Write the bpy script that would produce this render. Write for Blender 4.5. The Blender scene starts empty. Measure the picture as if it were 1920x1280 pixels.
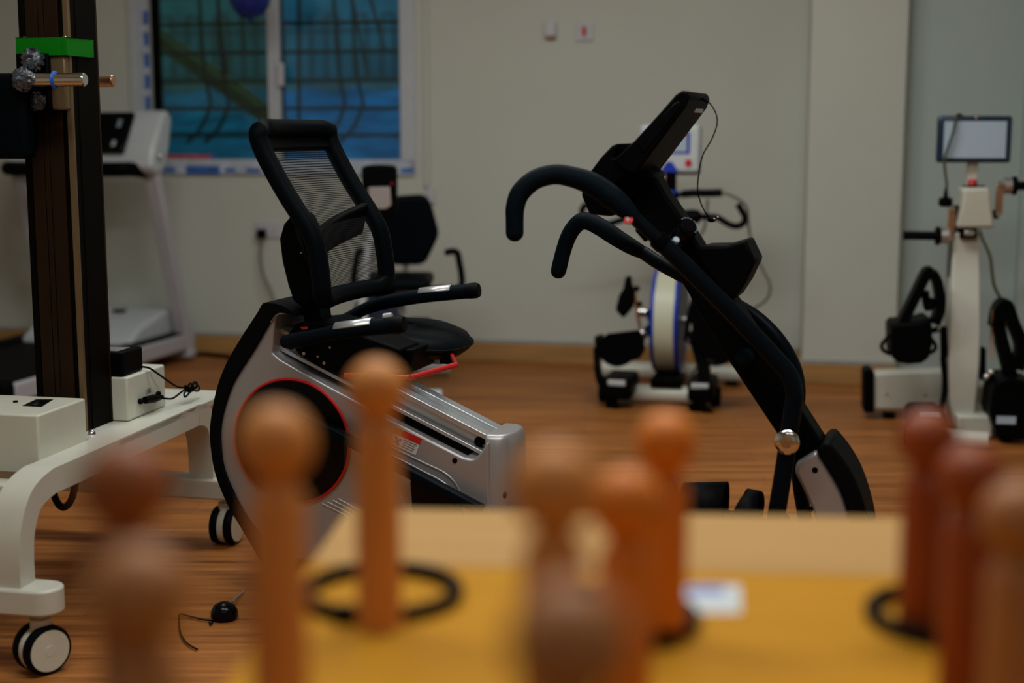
import bpy, bmesh, math, random
from mathutils import Vector, Matrix
random.seed(7)
S = bpy.context.scene
COL = S.collection
R = math.radians

# ------------------------------------------------------------------ camera
FPX, PITCH, CAM = 2667.0, R(8.4), Vector((0, 0, 1.2))
cam_d = bpy.data.cameras.new('camera')
cam_d.sensor_width = 36.0
cam_d.lens = FPX / 1920 * 36.0
cam_d.clip_start = 0.05
cam_d.dof.use_dof = True
cam_d.dof.focus_distance = 3.65
cam_d.dof.aperture_fstop = 1.55
cam = bpy.data.objects.new('camera', cam_d)
COL.objects.link(cam)
cam.location = CAM
cam.rotation_euler = (R(90) - PITCH, 0, 0)
S.camera = cam

# ------------------------------------------------------------------ world, exposure
w = bpy.data.worlds.new('world')
S.world = w
w.use_nodes = True
w.node_tree.nodes['Background'].inputs[0].default_value = (0.50, 0.80, 1.0, 1)
w.node_tree.nodes['Background'].inputs[1].default_value = 0.95
S.view_settings.view_transform = 'Standard'
S.view_settings.look = 'None'
S.view_settings.exposure = 0.0
S.view_settings.gamma = 1.0
S.view_settings.use_curve_mapping = False
try:
    S.cycles.max_bounces = 8
    S.cycles.transparent_max_bounces = 16
    S.cycles.sample_clamp_indirect = 4.0
except Exception:
    pass

# ceiling panel lamps of the room: (x, y, power)
LAMPS = [(-0.9, 4.6, 26), (0.6, 4.6, 24), (-0.9, 2.0, 20), (0.6, 2.0, 31), (-0.9, -0.6, 2), (0.7, -0.6, 2)]
CEIL = 3.1
for lx, ly, pw in LAMPS:
    ld = bpy.data.lights.new('panel_light', 'AREA')
    ld.shape = 'RECTANGLE'
    ld.size, ld.size_y = 1.15, 0.5
    ld.energy = pw
    ld.color = (0.93, 1.0, 1.0)
    lo = bpy.data.objects.new('panel_light', ld)
    COL.objects.link(lo)
    lo.location = (lx, ly, CEIL - 0.075)

# ------------------------------------------------------------------ pixel helpers (1920x1280 frame -> points in the room)
def ray(px, py):
    x, y = (px - 960) / FPX, -(py - 640) / FPX
    c, s = math.cos(PITCH), math.sin(PITCH)
    return Vector((x, c + y * s, -s + y * c))

def atY(px, py, Y):
    r = ray(px, py)
    return CAM + r * (Y / r.y)

def atZ(px, py, z=0.0):
    r = ray(px, py)
    return CAM + r * ((z - CAM.z) / r.z)

class Fr:
    """local frame of a thing: u along its heading, v to its left, z up"""
    def __init__(s, o, ang):
        s.o = Vector(o); s.ang = ang
        s.M = Matrix.Translation(s.o) @ Matrix.Rotation(ang, 4, 'Z')
        s.I = s.M.inverted()
    def l(s, wp):
        return s.I @ Vector(wp)
    def _hit(s, px, py, ax, val):
        o = s.I @ CAM
        d = s.I.to_3x3() @ ray(px, py)
        return o + d * ((val - o[ax]) / d[ax])
    def u(s, px, py, u): return s._hit(px, py, 0, u)
    def v(s, px, py, v): return s._hit(px, py, 1, v)
    def z(s, px, py, z): return s._hit(px, py, 2, z)
    def path(s, pts): return [s.v(*p) for p in pts]
    def poly(s, pts, v):
        out = []
        for p in pts:
            q = s.v(p[0], p[1], v)
            out.append((q.x, q.z))
        return out

# ------------------------------------------------------------------ materials
MATS = {}
def mat(name, col, rough=0.5, metal=0.0, var=0.08, scale=12.0, bump=0.0, coat=0.0, stretch=None, spec=0.5, bscale=None):
    if name in MATS: return MATS[name]
    m = bpy.data.materials.new(name); m.use_nodes = True
    nt = m.node_tree; b = nt.nodes['Principled BSDF']
    b.inputs['Roughness'].default_value = rough
    b.inputs['Metallic'].default_value = metal
    b.inputs['Specular IOR Level'].default_value = spec
    if coat: 
        b.inputs['Coat Weight'].default_value = coat
        b.inputs['Coat Roughness'].default_value = 0.12
    tc = nt.nodes.new('ShaderNodeTexCoord')
    mp = nt.nodes.new('ShaderNodeMapping')
    if stretch: mp.inputs['Scale'].default_value = stretch
    nt.links.new(tc.outputs['Object'], mp.inputs[0])
    n = nt.nodes.new('ShaderNodeTexNoise')
    n.inputs['Scale'].default_value = scale
    n.inputs['Detail'].default_value = 4
    nt.links.new(mp.outputs[0], n.inputs['Vector'])
    cr = nt.nodes.new('ShaderNodeValToRGB')
    lo = tuple(max(0, c * (1 - var)) for c in col) + (1,)
    hi = tuple(min(1, c * (1 + var)) for c in col) + (1,)
    cr.color_ramp.elements[0].color = lo; cr.color_ramp.elements[0].position = 0.3
    cr.color_ramp.elements[1].color = hi; cr.color_ramp.elements[1].position = 0.7
    nt.links.new(n.outputs['Fac'], cr.inputs[0])
    nt.links.new(cr.outputs[0], b.inputs['Base Color'])
    if bump:
        bp = nt.nodes.new('ShaderNodeBump')
        bp.inputs['Strength'].default_value = bump
        bp.inputs['Distance'].default_value = 0.01
        if bscale:
            n2 = nt.nodes.new('ShaderNodeTexNoise'); n2.inputs['Scale'].default_value = bscale
            nt.links.new(mp.outputs[0], n2.inputs['Vector'])
            nt.links.new(n2.outputs['Fac'], bp.inputs['Height'])
        else:
            nt.links.new(n.outputs['Fac'], bp.inputs['Height'])
        nt.links.new(bp.outputs[0], b.inputs['Normal'])
    MATS[name] = m
    return m

def mat_floor():
    m = bpy.data.materials.new('laminate_floor'); m.use_nodes = True
    nt = m.node_tree; b = nt.nodes['Principled BSDF']
    tc = nt.nodes.new('ShaderNodeTexCoord')
    mp = nt.nodes.new('ShaderNodeMapping'); mp.inputs['Scale'].default_value = (0.55, 9.0, 1)
    mp.inputs['Rotation'].default_value = (0, 0, R(3))
    nt.links.new(tc.outputs['Object'], mp.inputs[0])
    n = nt.nodes.new('ShaderNodeTexNoise'); n.inputs['Scale'].default_value = 3.0; n.inputs['Detail'].default_value = 8; n.inputs['Roughness'].default_value = 0.65
    nt.links.new(mp.outputs[0], n.inputs['Vector'])
    cr = nt.nodes.new('ShaderNodeValToRGB')
    e = cr.color_ramp.elements
    e[0].position = 0.32; e[0].color = (0.155, 0.046, 0.009, 1)
    e[1].position = 0.68; e[1].color = (0.46, 0.172, 0.042, 1)
    k = e.new(0.5); k.color = (0.33, 0.116, 0.026, 1)
    nt.links.new(n.outputs['Fac'], cr.inputs[0])
    br = nt.nodes.new('ShaderNodeTexBrick')
    br.inputs['Scale'].default_value = 1.0
    br.inputs['Brick Width'].default_value = 1.25; br.inputs['Row Height'].default_value = 0.16
    br.inputs['Mortar Size'].default_value = 0.0016
    br.inputs['Color1'].default_value = (0.86, 0.86, 0.86, 1); br.inputs['Color2'].default_value = (1.06, 1.06, 1.06, 1)
    br.inputs['Mortar'].default_value = (0.6, 0.6, 0.6, 1)
    mp2 = nt.nodes.new('ShaderNodeMapping'); mp2.inputs['Rotation'].default_value = (0, 0, R(3))
    nt.links.new(tc.outputs['Object'], mp2.inputs[0]); nt.links.new(mp2.outputs[0], br.inputs['Vector'])
    mx = nt.nodes.new('ShaderNodeMix'); mx.data_type = 'RGBA'; mx.blend_type = 'MULTIPLY'; mx.inputs['Factor'].default_value = 1
    nt.links.new(cr.outputs[0], mx.inputs['A']); nt.links.new(br.outputs['Color'], mx.inputs['B'])
    nt.links.new(mx.outputs['Result'], b.inputs['Base Color'])
    b.inputs['Roughness'].default_value = 0.5
    b.inputs['Specular IOR Level'].default_value = 0.18
    MATS['floor'] = m
    return m

def mat_mesh():
    """open net of black threads"""
    m = bpy.data.materials.new('net_fabric'); m.use_nodes = True
    nt = m.node_tree; b = nt.nodes['Principled BSDF']; out = nt.nodes['Material Output']
    b.inputs['Base Color'].default_value = (0.004, 0.004, 0.0045, 1); b.inputs['Roughness'].default_value = 0.8; b.inputs['Specular IOR Level'].default_value = 0.1
    tc = nt.nodes.new('ShaderNodeTexCoord')
    sx = nt.nodes.new('ShaderNodeSeparateXYZ'); nt.links.new(tc.outputs['UV'], sx.inputs[0])
    def tri(sock, k):
        a = nt.nodes.new('ShaderNodeMath'); a.operation = 'MULTIPLY'; a.inputs[1].default_value = k; nt.links.new(sock, a.inputs[0])
        c = nt.nodes.new('ShaderNodeMath'); c.operation = 'PINGPONG'; c.inputs[1].default_value = 0.5; nt.links.new(a.outputs[0], c.inputs[0])
        d = nt.nodes.new('ShaderNodeMath'); d.operation = 'GREATER_THAN'; d.inputs[1].default_value = 0.175; nt.links.new(c.outputs[0], d.inputs[0])
        return d.outputs[0]
    a = tri(sx.outputs[0], 100); c = tri(sx.outputs[1], 100)
    mul = nt.nodes.new('ShaderNodeMath'); mul.operation = 'MULTIPLY'
    nt.links.new(a, mul.inputs[0]); nt.links.new(c, mul.inputs[1])
    tr = nt.nodes.new('ShaderNodeBsdfTransparent')
    mx = nt.nodes.new('ShaderNodeMixShader')
    nt.links.new(mul.outputs[0], mx.inputs[0]); nt.links.new(b.outputs[0], mx.inputs[1]); nt.links.new(tr.outputs[0], mx.inputs[2])
    nt.links.new(mx.outputs[0], out.inputs[0])
    MATS['net'] = m
    return m

def mat_glass(name, tint, gloss=0.08):
    m = bpy.data.materials.new(name); m.use_nodes = True
    nt = m.node_tree; out = nt.nodes['Material Output']
    nt.nodes.remove(nt.nodes['Principled BSDF'])
    tr = nt.nodes.new('ShaderNodeBsdfTransparent'); tr.inputs[0].default_value = tint + (1,)
    gl = nt.nodes.new('ShaderNodeBsdfGlossy'); gl.inputs['Roughness'].default_value = 0.03
    fr = nt.nodes.new('ShaderNodeFresnel'); fr.inputs[0].default_value = 1.45
    mx = nt.nodes.new('ShaderNodeMixShader')
    nt.links.new(fr.outputs[0], mx.inputs[0]); nt.links.new(tr.outputs[0], mx.inputs[1]); nt.links.new(gl.outputs[0], mx.inputs[2])
    nt.links.new(mx.outputs[0], out.inputs[0])
    MATS[name] = m
    return m

def mat_emit(name, col, strength):
    m = bpy.data.materials.new(name); m.use_nodes = True
    b = m.node_tree.nodes['Principled BSDF']
    b.inputs['Base Color'].default_value = col + (1,)
    b.inputs['Emission Color'].default_value = col + (1,)
    b.inputs['Emission Strength'].default_value = strength
    MATS[name] = m
    return m

M = MATS
mat('wall', (0.54, 0.55, 0.485), 0.75, var=0.02, scale=2.0, bump=0.02, bscale=90)
mat('wall_green', (0.40, 0.475, 0.445), 0.6, var=0.02, scale=2.0)
mat('ceiling', (0.72, 0.71, 0.68), 0.9, var=0.02)
mat_floor()
mat('skirting', (0.40, 0.21, 0.065), 0.5, var=0.15, scale=3, stretch=(1, 8, 8))
mat('skirt_gap', (0.30, 0.29, 0.26), 0.8)
mat('upvc', (0.50, 0.53, 0.56), 0.4, var=0.03)
mat('film_white', (0.46, 0.52, 0.60), 0.45, var=0.25, scale=14, stretch=(1, 1, 1))
mat('film_blue', (0.03, 0.12, 0.42), 0.45, var=0.25, scale=30)
mat('film_red', (0.45, 0.07, 0.09), 0.5, var=0.3, scale=30)
mat_glass('glass_clear', (0.80, 0.93, 0.95))
mat_glass('glass_reflection_tint', (0.62, 0.74, 0.62))  # room reflection in the doubled glass put into an olive tint
mat('grille', (0.022, 0.026, 0.014), 0.6)
mat('olive', (0.10, 0.105, 0.022), 0.7, var=0.2, scale=5)
mat('tarp', (0.006, 0.20, 0.44), 0.75, var=0.55, scale=5, bump=0.3, stretch=(0.6, 1, 4))
mat('outwall', (0.055, 0.20, 0.26), 0.8, var=0.25, scale=3)
mat('outledge', (0.12, 0.22, 0.24), 0.8, var=0.25, scale=6)
mat('fence', (0.02, 0.045, 0.05), 0.6)
mat('black', (0.0012, 0.0013, 0.0015), 0.5, var=0.15, spec=0.045)
mat('black_gloss', (0.0015, 0.0017, 0.0024), 0.22, var=0.1, spec=0.15)
mat('rubber', (0.0016, 0.0018, 0.0022), 0.6, var=0.2, scale=60, bump=0.04, spec=0.07)
mat('foam', (0.0014, 0.0044, 0.0074), 0.6, var=0.15, scale=150, bump=0.05, spec=0.05)
mat('paint_black', (0.0010, 0.0034, 0.0060), 0.42, var=0.1, spec=0.08)
mat('vinyl', (0.0010, 0.0024, 0.0036), 0.5, var=0.15, scale=120, bump=0.03, spec=0.04)
mat('silver', (0.40, 0.375, 0.37), 0.38, metal=0.55, var=0.03, scale=300)
mat('alu', (0.60, 0.64, 0.67), 0.34, metal=0.8, var=0.015, scale=40)
mat('chrome', (0.75, 0.74, 0.72), 0.12, metal=1.0, var=0.02)
mat('steel', (0.55, 0.55, 0.54), 0.35, metal=0.9, var=0.05)
mat('sensor', (0.55, 0.55, 0.55), 0.35, metal=0.6, var=0.04)
mat('red', (0.55, 0.012, 0.010), 0.35, var=0.05)
mat('red_dark', (0.30, 0.008, 0.010), 0.35, var=0.05)
mat('orange_print', (0.62, 0.16, 0.02), 0.4)
mat('white_print', (0.60, 0.58, 0.57), 0.45, var=0.04)
mat('grey_print', (0.16, 0.15, 0.15), 0.5)
mat('cream', (0.58, 0.57, 0.47), 0.38, var=0.03, coat=0.2)
mat('cream_white', (0.56, 0.545, 0.46), 0.4, var=0.03, coat=0.2)
mat('white', (0.50, 0.53, 0.55), 0.4, var=0.03, coat=0.2)
mat('lilac_white', (0.44, 0.43, 0.46), 0.4, var=0.03)
mat('bronze', (0.022, 0.010, 0.004), 0.5, spec=0.15, metal=0.3, var=0.1, scale=4, stretch=(6, 6, 0.4))
mat('bronze_dark', (0.0022, 0.0016, 0.0008), 0.6, spec=0.05, metal=0.0, var=0.1)
mat('bronze_light', (0.20, 0.135, 0.068), 0.38, metal=0.6, var=0.06)
mat('green', (0.001, 0.16, 0.003), 0.5, var=0.05, spec=0.15)
mat('blue_ring', (0.005, 0.10, 0.55), 0.4)
mat('blue', (0.006, 0.035, 0.42), 0.4, var=0.1)
mat('navy', (0.006, 0.014, 0.045), 0.5, var=0.2)
mat('wrap', (0.035, 0.045, 0.06), 0.12, var=0.9, scale=60, bump=0.9, spec=0.9)
mat('copper', (0.62, 0.36, 0.22), 0.25, metal=0.9, var=0.05)
mat('bracket_grey', (0.30, 0.26, 0.24), 0.5)
mat('cable_grey', (0.17, 0.165, 0.12), 0.6)
mat('cable_olive', (0.055, 0.055, 0.03), 0.6)
mat('wheel_cream', (0.60, 0.60, 0.44), 0.4, var=0.03)
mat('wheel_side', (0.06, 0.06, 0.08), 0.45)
mat('screen_grey', (0.42, 0.52, 0.62), 0.25, var=0.04, scale=3)
mat('screen_white', (0.58, 0.62, 0.64), 0.35, var=0.02)
mat('tablet', (0.014, 0.028, 0.055), 0.2, var=0.3, scale=25)
mat('balloon', (0.003, 0.02, 0.20), 0.3)
mat('socket', (0.52, 0.52, 0.55), 0.4)
mat('board_yellow', (0.49, 0.222, 0.016), 0.6, var=0.05, scale=4, stretch=(0.6, 7, 1), spec=0.04)
mat('board_pale', (0.45, 0.255, 0.092), 0.6, var=0.06, scale=4, stretch=(0.6, 7, 1), spec=0.06)
mat('peg_oak', (0.66, 0.25, 0.055), 0.45, var=0.08, scale=8, stretch=(4, 4, 0.6), spec=0.28)
mat('peg_orange', (0.70, 0.19, 0.012), 0.45, var=0.08, scale=8, stretch=(4, 4, 0.6), spec=0.28)
mat('peg_red', (0.30, 0.055, 0.008), 0.45, var=0.08, scale=8, stretch=(4, 4, 0.6), spec=0.28)
mat('peg_mahogany', (0.30, 0.085, 0.020), 0.45, var=0.08, scale=8, stretch=(4, 4, 0.6), spec=0.28)
mat('peg_brown', (0.40, 0.16, 0.05), 0.45, var=0.08, scale=8, stretch=(4, 4, 0.6), spec=0.28)
mat('lamp_frame', (0.7, 0.7, 0.7), 0.5)
mat_emit('lamp_glow', (1.0, 0.95, 0.86), 2.0)
mat_mesh()

# ------------------------------------------------------------------ mesh builder
def smooth_path(pts, k=6):
    P = [Vector(p) for p in pts]
    if k <= 1 or len(P) < 3: return P
    out = []
    for i in range(len(P) - 1):
        p0 = P[i - 1] if i > 0 else P[0] * 2 - P[1]
        p1, p2 = P[i], P[i + 1]
        p3 = P[i + 2] if i + 2 < len(P) else P[-1] * 2 - P[-2]
        for j in range(k):
            t = j / k
            out.append(0.5 * ((2 * p1) + (p2 - p0) * t + (2 * p0 - 5 * p1 + 4 * p2 - p3) * t * t + (3 * p1 - p0 - 3 * p2 + p3) * t ** 3))
    out.append(P[-1])
    return out

def sm(pts, k=4):
    return [(p.x, p.y) for p in smooth_path([(a, b, 0) for a, b in pts], k)]

class MB:
    def __init__(s): s.vs = []; s.fs = []; s.uv = None
    def add(s, vs, fs):
        n = len(s.vs); s.vs += [Vector(v) for v in vs]; s.fs += [[i + n for i in f] for f in fs]; return s
    def box(s, c, d, rot=None):
        c = Vector(c); h = Vector(d) / 2
        vs = [Vector((x * h.x, y * h.y, z * h.z)) for x in (-1, 1) for y in (-1, 1) for z in (-1, 1)]
        if rot is not None: vs = [rot @ v for v in vs]
        return s.add([c + v for v in vs], [(0, 1, 3, 2), (4, 6, 7, 5), (0, 4, 5, 1), (2, 3, 7, 6), (0, 2, 6, 4), (1, 5, 7, 3)])
    def prism(s, poly, v0, v1):
        """polygon in (u, z) extruded along v"""
        n = len(poly)
        vs = [(p[0], v0, p[1]) for p in poly] + [(p[0], v1, p[1]) for p in poly]
        a = sum(poly[i][0] * poly[(i + 1) % n][1] - poly[(i + 1) % n][0] * poly[i][1] for i in range(n))
        f = [list(range(n)), list(range(2 * n - 1, n - 1, -1))] + [[i, i + n, (i + 1) % n + n, (i + 1) % n] for i in range(n)]
        if a < 0: f = [list(reversed(q)) for q in f]
        return s.add(vs, f)
    def prism_z(s, poly, z0, z1):
        """polygon in (u, v) extruded along z"""
        n = len(poly)
        vs = [(p[0], p[1], z0) for p in poly] + [(p[0], p[1], z1) for p in poly]
        return s.add(vs, [list(range(n - 1, -1, -1)), list(range(n, 2 * n))] + [[i, (i + 1) % n, (i + 1) % n + n, i + n] for i in range(n)])
    def tube(s, pts, r, n=12, k=6, caps=True, a0=0.0, a1=2 * math.pi, closed=False):
        P = smooth_path(pts, k)
        if isinstance(r, (int, float)): rs = [r] * len(P)
        else:
            m = len(r) - 1; rs = []
            for i in range(len(P)):
                t = i / (len(P) - 1) * m; j = min(int(t), m - 1); rs.append(r[j] + (r[j + 1] - r[j]) * (t - j))
        full = abs(a1 - a0 - 2 * math.pi) < 1e-6
        cnt = n if full else n + 1
        T = []
        for i in range(len(P)):
            a = P[max(i - 1, 0)] if not closed else P[i - 1]
            b = P[min(i + 1, len(P) - 1)] if not closed else P[(i + 1) % len(P)]
            d = b - a; T.append(d.normalized() if d.length > 1e-9 else Vector((0, 0, 1)))
        up = Vector((0, 0, 1)) if abs(T[0].z) < 0.9 else Vector((0, -1, 0))
        N = (up - T[0] * up.dot(T[0])).normalized()
        vs = []; fs = []
        for i, p in enumerate(P):
            N = (N - T[i] * N.dot(T[i]))
            N = N.normalized() if N.length > 1e-6 else T[i].orthogonal().normalized()
            B = T[i].cross(N)
            for j in range(cnt):
                a = a0 + (a1 - a0) * j / n
                vs.append(p + (N * math.cos(a) + B * math.sin(a)) * rs[i])
        L = len(P)
        for i in range(L if closed else L - 1):
            for j in range(n):
                j2 = (j + 1) % cnt if full else j + 1
                i2 = (i + 1) % L
                fs.append([i * cnt + j, i * cnt + j2, i2 * cnt + j2, i2 * cnt + j])
        if caps and full and not closed:
            fs.append(list(range(cnt - 1, -1, -1))); fs.append([(L - 1) * cnt + j for j in range(cnt)])
        return s.add(vs, fs)
    def ball_ends(s, pts, r):
        for p in (pts[0], pts[-1]): s.ball(p, r)
        return s
    def ball(s, c, r, n=12, m=8, sc=(1, 1, 1)):
        prof = [(math.sin(math.pi * i / m), -math.cos(math.pi * i / m)) for i in range(m + 1)]
        c = Vector(c); vs = []; fs = []
        for a, z in prof:
            for j in range(n):
                t = 2 * math.pi * j / n
                vs.append(c + Vector((a * math.cos(t) * r * sc[0], a * math.sin(t) * r * sc[1], z * r * sc[2])))
        for i in range(m):
            for j in range(n):
                fs.append([i * n + j, i * n + (j + 1) % n, (i + 1) * n + (j + 1) % n, (i + 1) * n + j])
        return s.add(vs, fs)
    def lathe(s, prof, o=(0, 0, 0), axis=(0, 0, 1), n=24, closed=False):
        ax = Vector(axis).normalized(); e1 = ax.orthogonal().normalized(); e2 = ax.cross(e1); o = Vector(o)
        vs = []; fs = []
        for r, z in prof:
            for j in range(n):
                t = 2 * math.pi * j / n
                vs.append(o + ax * z + (e1 * math.cos(t) + e2 * math.sin(t)) * r)
        L = len(prof)
        for i in range(L if closed else L - 1):
            for j in range(n):
                i2 = (i + 1) % L
                fs.append([i * n + j, i * n + (j + 1) % n, i2 * n + (j + 1) % n, i2 * n + j])
        if not closed:
            if prof[0][0] > 1e-6: fs.append(list(range(n - 1, -1, -1)))
            if prof[-1][0] > 1e-6: fs.append([(L - 1) * n + j for j in range(n)])
        return s.add(vs, fs)
    def disc(s, c, axis, r, t, n=20):
        return s.lathe([(r, 0), (r, t)], c, axis, n)
    def torus(s, c, axis, Rr, r, n=32, m=10):
        return s.lathe([(Rr + r * math.cos(2 * math.pi * i / m), r * math.sin(2 * math.pi * i / m)) for i in range(m)], c, axis, n, closed=True)
    def sweep(s, pts, wdir, a, b, k=1):
        """rectangular section a wide along wdir, b thick, along a path"""
        P = smooth_path(pts, k); W = Vector(wdir).normalized(); vs = []; fs = []
        for i in range(len(P)):
            d = (P[min(i + 1, len(P) - 1)] - P[max(i - 1, 0)]).normalized()
            N = d.cross(W).normalized()
            for x, y in ((-1, -1), (1, -1), (1, 1), (-1, 1)):
                vs.append(P[i] + W * (a / 2 * x) + N * (b / 2 * y))
        for i in range(len(P) - 1):
            for j in range(4):
                fs.append([i * 4 + j, i * 4 + (j + 1) % 4, (i + 1) * 4 + (j + 1) % 4, (i + 1) * 4 + j])
        fs.append([3, 2, 1, 0]); q = (len(P) - 1) * 4; fs.append([q, q + 1, q + 2, q + 3])
        return s.add(vs, fs)
    def build(s, name, m, parent=None, bevel=0.0, seg=2, smooth=True, sub=0, solid=0.0):
        me = bpy.data.meshes.new(name)
        me.from_pydata([tuple(v) for v in s.vs], [], s.fs)
        bm = bmesh.new(); bm.from_mesh(me)
        bmesh.ops.remove_doubles(bm, verts=bm.verts, dist=1e-6)
        bmesh.ops.recalc_face_normals(bm, faces=bm.faces)
        bm.to_mesh(me); bm.free()
        if s.uv: 
            pass
        me.materials.append(M[m] if isinstance(m, str) else m)
        if smooth:
            me.polygons.foreach_set('use_smooth', [True] * len(me.polygons))
            me.set_sharp_from_angle(angle=R(38))
        o = bpy.data.objects.new(name, me); COL.objects.link(o)
        if parent is not None: o.parent = parent
        if solid:
            d = o.modifiers.new('solid', 'SOLIDIFY'); d.thickness = solid; d.offset = 0
        if bevel:
            d = o.modifiers.new('bevel', 'BEVEL'); d.width = bevel; d.segments = seg; d.limit_method = 'ANGLE'; d.angle_limit = R(32)
            d.harden_normals = False
        if sub:
            d = o.modifiers.new('sub', 'SUBSURF'); d.levels = sub; d.render_levels = sub
        return o

def tag(o, label, cat, group=None, kind=None):
    if label: o['label'] = label
    if cat: o['category'] = cat
    if group: o['group'] = group
    if kind: o['kind'] = kind
    return o

def thing(name, label, cat, fr, group=None):
    o = bpy.data.objects.new(name, None); COL.objects.link(o)
    o.empty_display_size = 0.1
    o.matrix_world = fr.M
    return tag(o, label, cat, group)

def struct(name, mb, m, fr=None, label=None, **k):
    o = mb.build(name, m, None, **k)
    if fr: o.matrix_world = fr.M
    o['kind'] = 'structure'
    if label: o['label'] = label
    return o

def text_mesh(body, size, extrude=0.0004):
    cu = bpy.data.curves.new('lettering', 'FONT'); cu.body = body; cu.size = size; cu.extrude = extrude
    cu.align_x = 'CENTER'; cu.align_y = 'CENTER'
    o = bpy.data.objects.new('lettering_tmp', cu); COL.objects.link(o)
    dg = bpy.context.evaluated_depsgraph_get()
    me = bpy.data.meshes.new_from_object(o.evaluated_get(dg))
    bpy.data.objects.remove(o)
    return me

def lettering(body, size, m, parent, origin, xdir, ydir, name='lettering'):
    me = text_mesh(body, size); me.materials.clear(); me.materials.append(M[m])
    x = Vector(xdir).normalized(); y = Vector(ydir); y = (y - x * y.dot(x)).normalized(); z = x.cross(y)
    mt = Matrix((x, y, z)).transposed().to_4x4(); mt.translation = Vector(origin)
    me.transform(mt)
    o = bpy.data.objects.new(name, me); COL.objects.link(o); o.parent = parent
    return o

# ================================================================== ROOM
W = Fr((0.331, 7.36, 0), R(-10.4))          # back wall: u to the right, v outwards
def wu(px, py, v=0.0): return W.v(px, py, v).x
UL = wu(-700, 400); U_PIER = wu(1491, 400)
# window opening
wl, wr = wu(245, 200), wu(778, 200)
wb = W.v(500, 326, 0).z; wt = wb + 1.25
b = MB()
T = 0.18
b.box(((UL + wl) / 2, T / 2, CEIL / 2), (wl - UL, T, CEIL))
b.box(((wl + wr) / 2, T / 2, wb / 2), (wr - wl, T, wb))
b.box(((wl + wr) / 2, T / 2, (wt + CEIL) / 2), (wr - wl, T, CEIL - wt))
b.box(((wr + U_PIER + 0.3) / 2, T / 2, CEIL / 2), (U_PIER + 0.3 - wr, T, CEIL))
struct('wall_back', b, 'wall', W, 'cream painted wall with the barred window')
# pier that stands forward of the wall
pv = W.l(atZ(1511, 717, 0)).y
p_l = W.v(1511, 400, pv).x; p_r = W.v(1690, 400, pv).x
b = MB().box(((p_l + p_r) / 2, pv / 2 + 0.09, CEIL / 2), (p_r - p_l, -pv + T, CEIL))
struct('wall_pier', b, 'wall', W, 'cream painted pier standing forward of the wall', bevel=0.006)
# pale green wall bay to the right of the pier and the next pier
gv = pv + 0.05
g_r = W.v(1912, 400, gv).x
b = MB().box(((p_r + g_r) / 2, gv + 0.11, CEIL / 2), (g_r - p_r, 0.1, CEIL))
struct('wall_bay', b, 'wall_green', W, 'pale green wall bay right of the pier')
b = MB().box((g_r + 0.6, gv + 0.06, CEIL / 2), (1.2, 0.2, CEIL))
struct('wall_pier_far', b, 'wall_green', W, 'pale green pier at the right edge', bevel=0.006)
# floor, ceiling, other walls
struct('floor', MB().box((0, 3.2, -0.05), (8.4, 12.4, 0.1)), 'floor', None, 'reddish brown wood laminate floor')
struct('ceiling', MB().box((0, 3.0, CEIL + 0.05), (8.4, 12.0, 0.1)), 'ceiling', None)
struct('wall_left', MB().box((-3.7, 2.6, CEIL / 2), (0.15, 11.2, CEIL)), 'wall', None)
struct('wall_right', MB().box((3.35, 2.3, CEIL / 2), (0.15, 9.6, CEIL)), 'wall', None)
struct('wall_front', MB().box((-0.2, -2.6, CEIL / 2), (7.3, 0.15, CEIL)), 'wall', None)

def skirting(name, u0, u1, v, h=0.095):
    o = struct(name, MB().box(((u0 + u1) / 2, v - 0.009, h / 2), (u1 - u0, 0.018, h)), 'skirting', W, 'orange brown wooden skirting board', bevel=0.002)
    MB().box(((u0 + u1) / 2, v - 0.006, h + 0.008), (u1 - u0, 0.012, 0.016)).build('caulk_strip', 'skirt_gap', o)
    return o
skirting('baseboard_back', UL + 0.3, p_l, 0)
skirting('baseboard_pier', p_l - 0.018, p_r, pv)
b = MB().box((p_l - 0.009, pv / 2, 0.0475), (0.018, -pv, 0.095))
struct('baseboard_pier_side', b, 'skirting', W)

# ------------------------------------------------------------------ ceiling lamps
for i, (lx, ly, pw) in enumerate(LAMPS):
    f = Fr((lx, ly, CEIL), 0)
    row = ('the far row', 'the middle row', 'the row nearest the camera')[i // 2]
    t = thing('ceiling_light', 'white rectangular ceiling panel lamp, %s of %s' % (('left', 'right')[i % 2], row), 'ceiling light', f, 'ceiling panel lamps')
    b = MB()
    for sx in (-1, 1): b.box((sx * 0.6, 0, -0.03), (0.03, 0.6, 0.06))
    for sy in (-1, 1): b.box((0, sy * 0.285, -0.03), (1.2, 0.03, 0.06))
    b.build('lamp_frame', 'lamp_frame', t, bevel=0.003)
    MB().box((0, 0, -0.012), (1.17, 0.54, 0.02)).build('diffuser', 'lamp_glow', t)

# ------------------------------------------------------------------ window
win = struct('window_1', MB().box(((wl + wr) / 2, 0.09, wb + 0.012), (wr - wl, 0.18, 0.024)), 'upvc', W, 'grey framed sliding window with taped frame and bars')
def wbox(px0, py0, px1, py1, v0, v1, name, m, bevel=0.003):
    a = W.v(px0, py0, v0); c = W.v(px1, py1, v0)
    return MB().box(((a.x + c.x) / 2, (v0 + v1) / 2, (a.z + c.z) / 2), (abs(c.x - a.x), abs(v1 - v0), abs(a.z - c.z))).build(name, m, win, bevel=bevel)
zt = wt
def wcol(pxa, pxb, v0, v1, name, m, zb=None):
    a = wu(pxa, 200, v0); c = wu(pxb, 200, v0); z0 = wb + 0.02 if zb is None else zb
    return MB().box(((a + c) / 2, (v0 + v1) / 2, (z0 + zt) / 2), (c - a, v1 - v0, zt - z0)).build(name, m, win, bevel=0.003)
wcol(245, 264, -0.015, 0.10, 'frame_stile', 'upvc')
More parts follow.
